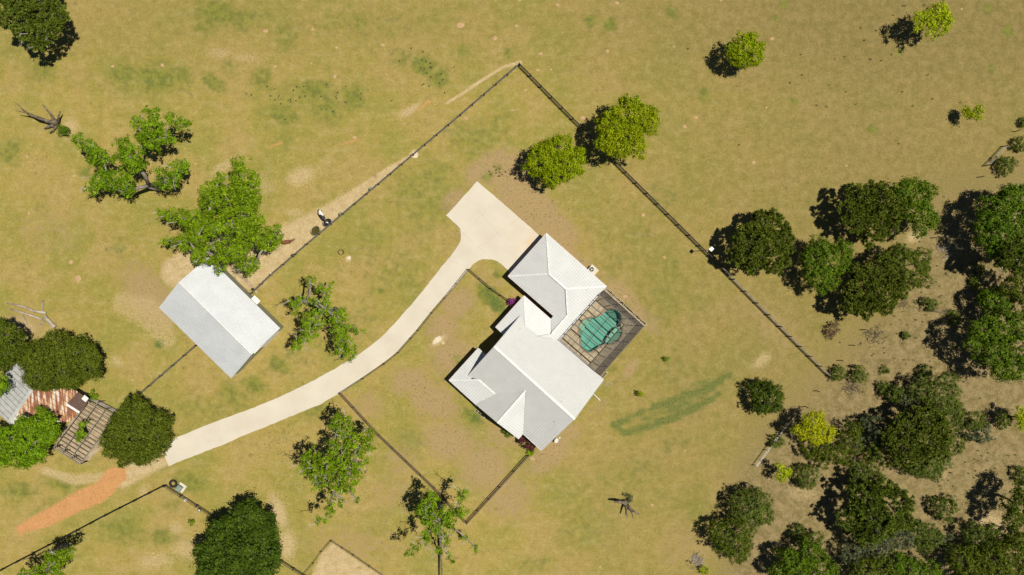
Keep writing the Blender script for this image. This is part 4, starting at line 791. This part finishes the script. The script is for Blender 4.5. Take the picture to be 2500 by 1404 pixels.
cedar('feathery shrub under the right side of the thicket', 2325, 1085, 28, 2.2)
cedar('wide feathery cedar at the foot of the shaggy pine', 2252, 1132, 38, 3., 'cedar', [(2288,1120,32),(2275,1145,26)])
cedar('olive cedar right of the thicket on open ground', 2382, 1026, 25, 2.4)
cedar('smoky grey shrub just below the olive cedar', 2392, 1058, 27, 1.8, 'greyc')
cedar('dark shrub left of the half cut yellow green tree', 2450, 1025, 20, 2.4, 'oak')
cedar('see through olive shrub left of the feathery cedar', 2140, 1112, 36, 2.6, 'oak', [(2165,1090,24)], dens=.5)
cedar('mid green cedar between the two big woods pines', 2098, 1155, 30, 3., 'cedar', [(2130,1170,26)])
cedar('broad mixed shrub to the right under the brightest yellow tree', 2072, 1080, 34, 2.8, 'oak', [(2045,1105,26),(2085,1050,22),(2060,1120,18)], dens=.65)
cedar('low dark shrub directly below the brightest yellow tree', 2002, 1098, 30, 2.2, 'oak', [(1975,1095,22),(2010,1130,18)], dens=.6)
cedar('smoky grey shrub fringe right of the mixed shrub', 2098, 1078, 20, 1.5, 'greyc', dens=.5)
cedar('small dark shrub beside the dark little cedar', 1988, 1318, 22, 2.2, 'cedar')
cedar('yellowish green shrub in the lower thicket gap', 2262, 1312, 36, 2.8, 'cedar', [(2240,1298,26)])
cedar('grey green shrub hanging on the right of the yellowish one', 2298, 1325, 26, 2., 'greyc')
cedar('wide grey green shrub under the broad olive pine', 2130, 1325, 44, 3., 'greyc', [(2190,1310,36),(2160,1300,30)], dens=.7)
cedar('pale smoky shrub on the left of the wide grey green one', 2080, 1352, 36, 2.4, 'greyc', dens=.7)
broad('leafy dark tree on the bottom edge at the left of the thicket', [(1930,1372,36),(1978,1352,36),(2005,1395,40),(1950,1400,34),(1900,1395,22)], 4., leaf='broad')
broad('second dark tree on the bottom edge, middle of the thicket', [(2110,1398,38),(2150,1395,36)], 4., leaf='oak')
broad('third dark tree on the bottom edge below the yellowish shrub', [(2195,1375,30),(2230,1395,32),(2270,1398,28)], 4., leaf='broad')
cedar('feathery cedar above the black green bottom trees', 2385, 1312, 38, 3., 'cedar', [(2422,1298,20)])
broad('black green tree filling the bottom right corner', [(2350,1365,40),(2415,1375,48),(2470,1350,44),(2385,1400,44),(2455,1400,48),(2490,1390,40)], 4.5, leaf='oak')
broad('dark tree at the right edge above the bottom corner', [(2492,1232,38),(2478,1268,28),(2505,1200,30)], 5.5, leaf='oak')
broad('dark low tree at the right edge next to pale ground', [(2495,1318,24),(2470,1325,16)], 3., leaf='oak')
cedar('tiny round citrus bush on the lawn left of the green streaks', 1565, 960, 8, 1.0, 'bright', name='garden_bush', cat='bush')
cedar('smallest sprig of a bush on the lawn below the pool', 1628, 876, 6, .8, 'pecan', name='garden_bush', cat='bush')
cedar('weedy tuft on the bare ground beside the magnolia', 466, 1276, 7, .5, 'pecan', name='weed_clump', cat='plant')
cedar('leafy weed clump at the corner of the grey plank walkway', 222, 963, 10, .9, 'pecan', name='weed_clump', cat='plant', extra=[(229,969,8)])
cedar('green bush at the foot of the broken dead tree', 152, 318, 13, .9, 'broad', name='weed_clump', cat='plant', extra=[(163,320,8)])
cedar('olive weeds around the dark broken stump on the lawn', 1535, 1217, 11, .6, 'greyc', name='weed_clump', cat='plant', dens=.5)
cedar('lime weeds at the bottom edge beside the pale brush', 1722, 1392, 12, .8, 'lime', name='weed_clump', cat='plant', dens=.6)
cedar('wine red shrub against the notch of the house roof', 1272, 1075, 9, 1.1, 'wine', name='wine_shrub', cat='shrub')
cedar('larger wine red shrub nearest the spiky plant', 1290, 1087, 11, 1.2, 'wine', name='wine_shrub', cat='shrub', extra=[(1297,1094,7)])
cedar('dark low shrub under the eave by the small gable', 1240, 1058, 8, .6, 'broad', name='garden_bush', cat='bush', extra=[(1232,1052,6)])
# spiky palm
pa = thing('spiky_plant', P(1295,1104), 'spiky green rosette plant where the yard fence meets the house', 'plant'); mb = MB()
b0 = P(1295,1104); r0 = random.Random(2)
for i in range(26):
    a = i * 2.4; l = r0.uniform(.6, .95); d = Vector((math.cos(a), math.sin(a), 0)); s_ = Vector((-d.y, d.x, 0)) * .05; q1 = b0 + d * l * .55 + Vector((0, 0, .55)); q2 = b0 + d * l + Vector((0, 0, .35))
    mb.add([b0 + Vector((0, 0, .3)) - s_, b0 + Vector((0, 0, .3)) + s_, q1 + s_, q1 - s_, q2], [(0, 1, 2, 3), (3, 2, 4)])
lf = mb.build('leaves', L['pecan'], pa); at = lf.data.attributes.new('tint', 'FLOAT', 'FACE'); at.data.foreach_set('value', [.4] * len(lf.data.polygons))
# purple flowers
fl = cedar('bougainvillea bush with purple blooms at the end of the yard fence', 1251, 737, 8, .9, 'wine', name='flowering_bush', cat='bush')
mb = MB(); r0 = random.Random(4)
for i in range(90):
    q = P(1250 + r0.gauss(0, 4.5), 736 + r0.gauss(0, 4.5), r0.uniform(.6, 1.5)); mb.box(q, .09, .09, .03, r0.uniform(0, 3))
mb.build('bloom', M['flower'], fl)
# ------------------------------------------------------------------ dead trees, logs, brush
def dead(name, label, segs, m, cat='dead tree'):
    p0 = P(segs[0][0][0], segs[0][0][1]); root = thing(name, p0, label, cat)
    for s in segs:
        mb = MB(); mb.tube([P(x, y, z) for x, y, z, r in s], [r for *_, r in s], 7); mb.build('limb', m, root, True)
    return root
dead('dead_tree', 'broken grey dead tree with long bare limbs near the left edge', [[(140,300,0,.55),(133,298,1.,.5),(128,296,1.6,.4)],[(140,300,.5,.4),(115,296,1.6,.3),(92,286,2.2,.2),(70,277,2.6,.12),(38,270,3.,.04)],[(115,296,1.6,.2),(90,288,2.6,.14),(60,270,3.2,.08),(37,250,3.6,.03)],[(135,298,.8,.3),(122,275,2.,.16),(103,255,2.8,.07)],[(142,300,.5,.28),(143,285,1.6,.16),(147,272,2.2,.09)],[(138,302,.4,.35),(122,308,.6,.25),(108,314,.5,.12)],[(140,304,.4,.25),(130,318,.5,.18),(122,325,.3,.12)]], M['darkdead'])
dead('dead_tree', 'dark broken stump with splayed limbs on the open lower lawn', [[(1528,1226,0,.45),(1526,1228,1.0,.38)],[(1526,1228,.7,.3),(1512,1225,1.5,.24),(1500,1226,2.,.14)],[(1527,1230,.6,.25),(1530,1248,1.6,.14),(1531,1262,2.1,.08)],[(1528,1230,.6,.3),(1540,1243,1.4,.2),(1561,1256,1.9,.12)],[(1532,1234,.8,.2),(1543,1252,1.8,.12),(1546,1265,2.2,.07)]], M['darkdead'])
dead('fallen_log', 'fallen pale tree trunk with split end near the left edge', [[(17,740,.3,.1),(60,749,.3,.17),(85,760,.3,.2),(112,764,.3,.22)],[(23,754,.3,.08),(60,765,.3,.12),(104,780,.25,.16)],[(108,770,.3,.25),(120,785,.3,.3),(134,799,.35,.34)],[(103,732,.4,.05),(103,760,.3,.1)],[(98,792,.2,.12),(108,784,.2,.14)]], M['deadwood'], 'log')
dead('fallen_log', 'short fallen branch on bare dirt above the cut off live oak', [[(55,770,.2,.1),(68,797,.2,.1)]], M['deadwood'], 'log')
dead('fallen_log', 'thin fallen trunk joining two small cedars in the scrub', [[(2262,758,.3,.14),(2300,762,.3,.11),(2330,766,.3,.06)],[(2300,762,.3,.06),(2315,756,.5,.03)]], M['darkdead'], 'log')
def brush(label, x, y, r, n, m, seed, ang=None, name='brush_pile'):
    r0 = random.Random(seed); mb = MB()
    for i in range(n):
        a = r0.uniform(0, 6.28) if ang is None else ang + r0.gauss(0, .2); px_, py_ = x + r0.gauss(0, r * .5), y + r0.gauss(0, r * .5); l = r0.uniform(.4, 1.5)
        p = P(px_, py_, r0.uniform(.05, .35)); d = Vector((math.cos(a), math.sin(a), r0.uniform(-.05, .15))) * l; q = p + d * .5 + Vector((r0.uniform(-.15, .15), r0.uniform(-.15, .15), 0))
        mb.tube([p, q, p + d], [.03, .022, .008], 4)
    tag(mb.build(name, m), label, 'brush pile')
brush('grey twiggy brush beside the row of posts', 2310, 605, 22, 70, M['deadwood'], 1); brush('twiggy brush pile below the clumped pine', 2135, 815, 22, 70, M['darkdead'], 2)
brush('faint twigs on the ground between the two end cedars', 2078, 945, 20, 60, M['darkdead'], 3); brush('scattered twigs left of the sprawling low cedar', 2205, 735, 22, 45, M['darkdead'], 4)
brush('pale heap of cut branches at the bottom edge', 1698, 1372, 14, 90, M['deadwood'], 5, .95)
cc_ = thing('brown_bush', P(2033,802), 'round dry brown bush near the end of the board fence', 'bush'); leaves('crown', [(*P(2033,800,.5)[:2], .5, 1.2), (*P(2025,812,.4)[:2], .4, .9)], 'cedar', L['dry'], cc_, 77, .5)
# ------------------------------------------------------------------ small things
def tank(x, y, rx, ry, rot, wm, label):
    t = thing('stock_tank', P(x, y), label, 'water trough', 'round water troughs by the cow path'); c = P(x, y, .6); c.z = 0; k = S0
    mb = MB(); mb.lathe(c, [(.001, .02), (.98, .02), (1, .06), (1, .3), (1.02, .32), (1, .34), (1, .58), (1.03, .6), (1.03, .64), (.97, .64), (.97, .08), (.001, .06)], 32, rx * k, ry * k, rot); mb.build('tub', M['galv'], t, True)
    mb = MB(); mb.disc(c + Vector((0, 0, .47)), .96, 32, rx * k, ry * k, rot); mb.build('water', wm, t)
tank(770, 563, 12, 9.5, .9, M['water_olive'], 'galvanised trough of olive green water'); tank(799, 543, 11, 8.5, .6, M['water_dark'], 'galvanised trough of dark water that the spotted cow drinks from')
# cattle: one skinned surface each
def animal(name, label, cat, loc, heading, mtl, headturn=0., lower=0., scale=1., eyes=True):
    vs = []; es = []; rs = []
    def v(x, y, z, r, par=None):
        vs.append((x * scale, y * scale, z * scale)); rs.append((r * scale, r * scale)); i = len(vs) - 1
        if par is not None: es.append((par, i))
        return i
    hip = v(-.62, 0, 1.08, .31); b1 = v(-.25, 0, 1.0, .36, hip); b2 = v(.15, 0, .98, .37, b1); sh = v(.55, 0, 1.06, .29, b2)
    ct, st = math.cos(headturn), math.sin(headturn)
    n1 = v(.85, .03 * st, 1.12 - lower * .35, .19, sh); n2 = v(.95 + .22 * ct, .22 * st, 1.15 - lower * .75, .145, n1); h1 = v(.98 + .42 * ct, .42 * st, 1.18 - lower * .95, .135, n2); mz = v(.98 + .70 * ct, .70 * st, 1.02 - lower * 1.0, .085, h1)
    for s in (-1, 1):
        v(.94 + .38 * ct - .16 * s * st, .38 * st + .22 * s * ct, 1.24 - lower * .95, .035, h1)
        k = v(-.62, .2 * s, .74, .16, hip); k2 = v(-.74, .21 * s, .48, .075, k); k3 = v(-.70, .21 * s, .2, .05, k2); v(-.66, .21 * s, .03, .06, k3)
        k = v(.5, .18 * s, .74, .13, sh); k2 = v(.52, .19 * s, .45, .065, k); k3 = v(.50, .19 * s, .2, .048, k2); v(.53, .19 * s, .03, .058, k3)
    t1 = v(-.93, 0, 1.12, .06, hip); t2 = v(-1.02, .02, .8, .025, t1); v(-1.02, .04, .4, .045, t2)
    me = bpy.data.meshes.new('skeleton'); me.from_pydata(vs, es, []); o = bpy.data.objects.new(name, me); C.objects.link(o)
    md = o.modifiers.new('skin', 'SKIN'); md.use_smooth_shade = True
    for i, sv in enumerate(me.skin_vertices[0].data): sv.radius = rs[i]
    me.skin_vertices[0].data[0].use_root = True
    s2 = o.modifiers.new('sub', 'SUBSURF'); s2.levels = s2.render_levels = 2
    dg = bpy.context.evaluated_depsgraph_get(); m2 = bpy.data.meshes.new_from_object(o.evaluated_get(dg)); bpy.data.objects.remove(o); m2.name = 'body'
    m2.materials.clear(); m2.materials.append(mtl); m2.polygons.foreach_set('use_smooth', [True] * len(m2.polygons))
    root = thing(name, loc, label, cat); root.rotation_euler.z = heading; bo = bpy.data.objects.new('body', m2); C.objects.link(bo); bo.parent = root
    for s in (-1, 1):
        mb = MB(); p = Vector((.98 + .5 * ct - .11 * s * st, .5 * st + .11 * s * ct, 1.2 - lower * .95)) * scale; mb.lathe(p, [(.001, -.02), (.022, 0), (.001, .02)], 8)
        bo2 = mb.build('eye', M['black']); bo2.parent = root; ORG[bo2.name] = Vector()
        mb = MB(); p = Vector((.92 + .38 * ct - .08 * s * st, .38 * st + .08 * s * ct, 1.3 - lower * .95)) * scale; mb.tube([p, p + Vector((.02 - .08 * s * st, .09 * s * ct, .06)), p + Vector((.05 - .1 * s * st, .12 * s * ct, .14))], [.028, .02, .006], 6)
        bo2 = mb.build('horn', M['stonewhite']); bo2.parent = root
    return root
def spotted():
    m = bpy.data.materials.new('spotted_hide'); m.use_nodes = True; t = m.node_tree; b = t.nodes['Principled BSDF']; b.inputs['Roughness'].default_value = .7
    tc = t.nodes.new('ShaderNodeTexCoord'); n = t.nodes.new('ShaderNodeTexNoise'); n.inputs['Scale'].default_value = 1.5; n.inputs['Detail'].default_value = 1.5; n.noise_dimensions = '4D'; n.inputs['W'].default_value = 3.3
    t.links.new(tc.outputs['Object'], n.inputs['Vector']); r = t.nodes.new('ShaderNodeValToRGB'); r.color_ramp.interpolation = 'CONSTANT'; r.color_ramp.elements[0].color = (.02, .016, .014, 1); r.color_ramp.elements[1].color = (.62, .58, .54, 1); r.color_ramp.elements[1].position = .53
    t.links.new(n.outputs['Fac'], r.inputs[0]); t.links.new(r.outputs[0], b.inputs['Base Color']); return m
# spotted cow: rump up-left, head down-right over the trough
p = P(785, 525, 1); animal('cow', 'black and white spotted cow with its head down over the dark trough', 'cow', (p.x, p.y, 0), math.radians(-62), spotted(), .45, .35)
p = P(699, 590.5, 1); animal('cow', 'reddish brown cow standing on the sand beside the largest pecan', 'cow', (p.x, p.y, 0), math.radians(10), mat('brown_hide', (.20, .07, .035), .7, (.13, .045, .025), 4), .4, 0., .9)
# feed tubs on fence
def bucket(x, y, label, m, r=.26):
    c = P(x, y, .9); c.z = .55; t = thing('feed_bucket', c, label, 'bucket', 'feed buckets hung on the fences')
    mb = MB(); mb.lathe(c, [(.001, 0), (r * .8, 0), (r, .36), (r * 1.06, .37), (r * .93, .35), (r * .74, .04), (.001, .04)], 18); mb.build('pail', m, t, True)
    mb = MB(); mb.tube([c + Vector((r * math.cos(a), .02, .36 + .16 * math.sin(a))) for a in [math.pi * k / 8 for k in range(9)]], .008, 4); mb.build('bail', M['palewire'], t)
bucket(832, 523, 'dark feed bucket on the grey fence right of the troughs', M['greenbox']); bucket(906, 461, 'dark green feed bucket farthest up the grey fence', M['greenbox']); bucket(715, 624, 'black feed bucket on the grey fence beyond the brown cow', M['black'])
bucket(661, 669, 'pale feed bucket on the grey fence between cow and barn', M['stonewhite'], .2); bucket(617, 706, 'small black bucket at the barn corner of the fence', M['black'], .2); bucket(452.5, 1221, 'white feed bucket on the dark fence near the big tyre', M['white'], .24); bucket(486, 1247, 'grey feed bucket on the dark fence by the magnolia', M['galv'], .24)
# iron fire ring, tyre, green box
t = thing('fire_ring', P(833,616), 'rusty iron ring lying on the grass above the sparse pecan', 'fire ring'); c = P(833,616); mb = MB(); mb.lathe(c, [(.44, 0), (.44, .32), (.40, .32), (.40, 0)], 28, 1, .9); mb.build('band', M['rust'], t, True)
mb = MB(); mb.lathe(c, [(.48, .02), (.5, .06), (.46, .06), (.46, .02)], 28); mb.build('flange', M['rust'], t)
t = thing('tractor_tyre', P(424.5,1180), 'big black tractor tyre lying beside the green utility box', 'tyre'); c = P(424.5,1180); mb = MB(); mb.lathe(c, [(.36, .04), (.33, .2), (.36, .36), (.48, .42), (.60, .38), (.64, .2), (.60, .03), (.48, 0)], 36); mb.build('tyre', M['rubber'], t, True)
mb = MB()
for k in range(24): a = k * math.pi / 12; mb.box(c + Vector((math.cos(a) * .6, math.sin(a) * .6, .39)), .16, .05, .05, a + .4)
mb.build('tread_lug', M['rubber'], t)
t = thing('utility_box', P(441,1190), 'green steel utility box on a pale pad beside the tractor tyre', 'utility box'); c = P(441,1190); rb = .95
mb = MB(); mb.box(c + Vector((.15, 0, .04)), 1.3, 1.25, .1, rb); mb.build('pad', M['concrete'], t); mb = MB(); mb.box(c + Vector((-.05, -.05, .4)), .85, .8, .6, rb); mb.build('cabinet', M['greenbox'], t)
mb = MB(); mb.box(c + Vector((-.05, -.05, .72)), .92, .87, .05, rb); mb.build('lid', M['greenbox'], t)
# air conditioner
t = thing('air_conditioner', P(1443,658), 'outdoor air conditioner with round black fan beside the garage roof', 'air conditioner'); c = P(1443,658); rb = -.73
mb = MB(); mb.box(c + Vector((.35, -.05, .03)), 1.5, 1.1, .1, rb); mb.build('pad', M['concrete'], t); mb = MB(); mb.box(c + Vector((0, 0, .45)), .9, .9, .76, rb); mb.build('cabinet', M['stonewhite'], t)
mb = MB(); mb.lathe(c + Vector((0, 0, .84)), [(.001, 0), (.36, 0), (.36, .03)], 24); mb.build('fan_well', M['black'], t)
mb = MB()
for k in range(3): a = k * 2.1; mb.box(c + Vector((math.cos(a) * .16, math.sin(a) * .16, .865)), .22, .1, .02, a)
mb.lathe(c + Vector((0, 0, .9)), [(.001, .01), (.07, .01), (.07, -.02)], 12); mb.build('fan_blades', M['stonewhite'], t)
mb = MB()
for r_ in (.2, .36):
    mb.tube([c + Vector((r_ * math.cos(a), r_ * math.sin(a), .9)) for a in [2 * math.pi * k / 20 for k in range(21)]], .01, 4)
mb.build('fan_guard', M['galv'], t)
# lamp post
b = P(1718, 611.7); t = thing('lamp_post', b, 'tall lamp post with a square white head rising over the board fence', 'lamp post'); mb = MB(); mb.tube([b, b + Vector((0, 0, 2.5)), b + Vector((0, 0, 4.9))], [.06, .05, .045], 8); mb.build('pole', M['galv'], t)
mb = MB(); mb.box(b + Vector((0, 0, 5.)), .58, .52, .09, .8); hd_ = mb.build('lamp_head', M['solar'], t); mb = MB(); mb.box(b + Vector((0, 0, 4.93)), .4, .36, .05, .8); mb.build('lens', M['stonewhite'], hd_)
mb = MB(); mb.bar(b + Vector((0, 0, 4.6)), b + Vector((.15, .1, 4.93)), .04, .04); mb.build('bracket', M['galv'], t)
# pipes, hose, stones
mb = MB(); mb.tube([P(1448,961,.3), P(1456,969,.25), P(1465,978,.2)], .07, 8); tag(mb.build('drain_pipe', M['white']), 'straight white drain pipe sticking out from the gable end onto the lawn', 'pipe')
mb = MB(); pts = [P(1466,936,.04)]
for k in range(60): a = k * .33; r_ = 8 - k * .05; pts.append(P(1484 + math.cos(a + 3) * r_, 938 + math.sin(a + 3) * r_ * .8, .04 + k * .001))
mb.tube(pts, .022, 5); tag(mb.build('garden_hose', M['hose']), 'coiled pale garden hose on the grass beside the pool side gable', 'hose')
mb = MB(); mb.tube([P(x, y, .03) for x, y in [(1455,980),(1448,992),(1440,990),(1432,1002),(1445,1005),(1452,995)]], .018, 5); tag(mb.build('garden_hose', M['hose']), 'loose end of thin hose on the grass below the white drain pipe', 'hose')
c = P(1358,1074); t = thing('bird_bath', c, 'pale stone bird bath by the bottom corner of the house', 'bird bath'); mb = MB(); mb.lathe(c, [(.28, 0), (.25, .1), (.1, .15), (.09, .6), (.3, .66), (.38, .74), (.34, .74), (.001, .69)], 20, 1.1, .85, .9); mb.build('basin', M['stonewhite'], t, True)
mb = MB(); mb.box(c + Vector((.55, .35, .06)), .3, .25, .12, .4); mb.build('stepping_stone', M['stonewhite'], t)
mb = MB(); r0 = random.Random(12)
for i in range(14): mb.box(P(1162 + i * 1.6 + r0.uniform(-1, 1), 1002 + i * 1.25 + r0.uniform(-1, 1), .06), r0.uniform(.2, .4), r0.uniform(.2, .3), .14, r0.uniform(0, 3))
tag(mb.build('stone_border', M['pavstone']), 'curved pale stone border along the shaded front of the house', 'edging')
# bare soil mounds dotted over the pasture
spots = [(648,76,6),(763,72,4),(275,162,4),(396,159,5),(822,116,4),(934,110,5),(1208,94,6),(1124,62,9),(1268,0,4),(1361,12,5),(1506,7,5),(1261,63,4),(1320,131,5),(1483,125,5),(1645,114,3),(1422,288,6),(1283,220,4),(1699,287,5),(1760,0,4),(1871,263,3),(2348,22,3),(1885,95,5),(865,336,5),(817,187,5),(671,162,4),(1137,288,5),(1313,171,4),(66,382,4),(181,429,4),(70,521,4),(944,182,3),(1672,309,5),
         (1570,525,5),(1622,628,4),(1526,724,5),(1673,1100,3),(1465,1384,3),(1592,1233,4),(2066,405,3),(1840,397,5),(1300,1120,6),(190,680,9),(173,640,6),(373,1351,4),(478,400,3),(1345,170,3),(1251,269,3),(760,155,3)]
mound_m = mat('mound_soil', (.43, .29, .16), .95, (.36, .225, .115), 4, bump=.3, bscale=9); r0 = random.Random(8)
for x, y, r in spots:
    c = P(x, y); rr_ = r * S0 * .95; mb = MB(); n_ = 16; prof = [(1, 0), (.85, .05), (.55, .1), (.2, .13), (.02, .135)]; vs = []; ph_ = r0.uniform(0, 6)
    for f, z in prof:
        for k_ in range(n_): a = 2 * math.pi * k_ / n_; w_ = rr_ * f * (1 + .12 * math.sin(2 * a + ph_) + .08 * math.sin(5 * a + ph_ * 2)); vs.append((c.x + w_ * math.cos(a), c.y + w_ * .85 * math.sin(a), z * min(1, rr_) + .003))
    mb.add(vs, [(i * n_ + k_, i * n_ + (k_ + 1) % n_, (i + 1) * n_ + (k_ + 1) % n_, (i + 1) * n_ + k_) for i in range(len(prof) - 1) for k_ in range(n_)])
    tag(mb.build('soil_mound', mound_m, None, True), 'small round bare mound of pinkish soil in the dry grass', 'mound', 'bare soil mounds dotted over the grass')
# weed tufts, too many to count
tf = thing('weed_tufts', (0, 0, 0), 'scattered dark green weed tufts in the pasture and scrub', 'weeds'); del tf['label']; del tf['category']
lob = []
for (x, y, sx, sy, n) in [(2250,850,160,300,130),(2350,1150,130,150,90),(1960,1180,90,60,40),(1215,425,22,18,14),(750,240,140,50,30),(1050,170,50,40,20),(2100,150,300,120,30)]:
    for _ in range(n):
        gx, gy = r0.gauss(x, sx * .6), r0.gauss(y, sy * .6); q = P(gx, gy)
        if 2000 < gx or gy < 440: lob.append((q.x, q.y, .04, r0.uniform(.03, .09) * (2.2 if r0.random() < .08 else 1)))
tfo = leaves('weed_tufts', lob, 'tuft', L['greyc'], tf, 5, 1.); tfo.parent = None; tag(tfo, 'scattered dark green weed tufts in the pasture and scrub', 'weeds', kind='stuff'); bpy.data.objects.remove(tf); tfo.name = 'weed_tufts'
# dung and tufts: small countless lumps on lawn and pasture
mb = MB(); r0 = random.Random(21)
for (x, y, sx, sy, n) in [(690,1085,45,40,150),(850,650,40,25,40),(1000,960,120,60,150),(1080,1050,120,80,170),(960,1230,130,80,150),(1240,420,40,30,60),(1330,520,80,60,90),(700,1180,60,60,80),(1330,1120,80,40,80)]:
    for i in range(n):
        q = P(r0.gauss(x, sx * .6), r0.gauss(y, sy * .6)); s_ = r0.uniform(.03, .09); mb.lathe(q, [(s_, 0), (s_ * .8, s_ * .4), (.001, s_ * .55)], 6, 1, r0.uniform(.6, 1), r0.uniform(0, 3))
tag(mb.build('dung_and_clods', mat('clod', (.09, .06, .03), .95, (.12, .09, .045), 3)), 'scatter of small dark clods and droppings on the dry grass', 'droppings', kind='stuff')
open('/tmp/nf','w').write(str(sum(len(o.data.polygons) for o in bpy.data.objects if o.type == 'MESH')))
print('faces', sum(len(o.data.polygons) for o in bpy.data.objects if o.type == 'MESH'))
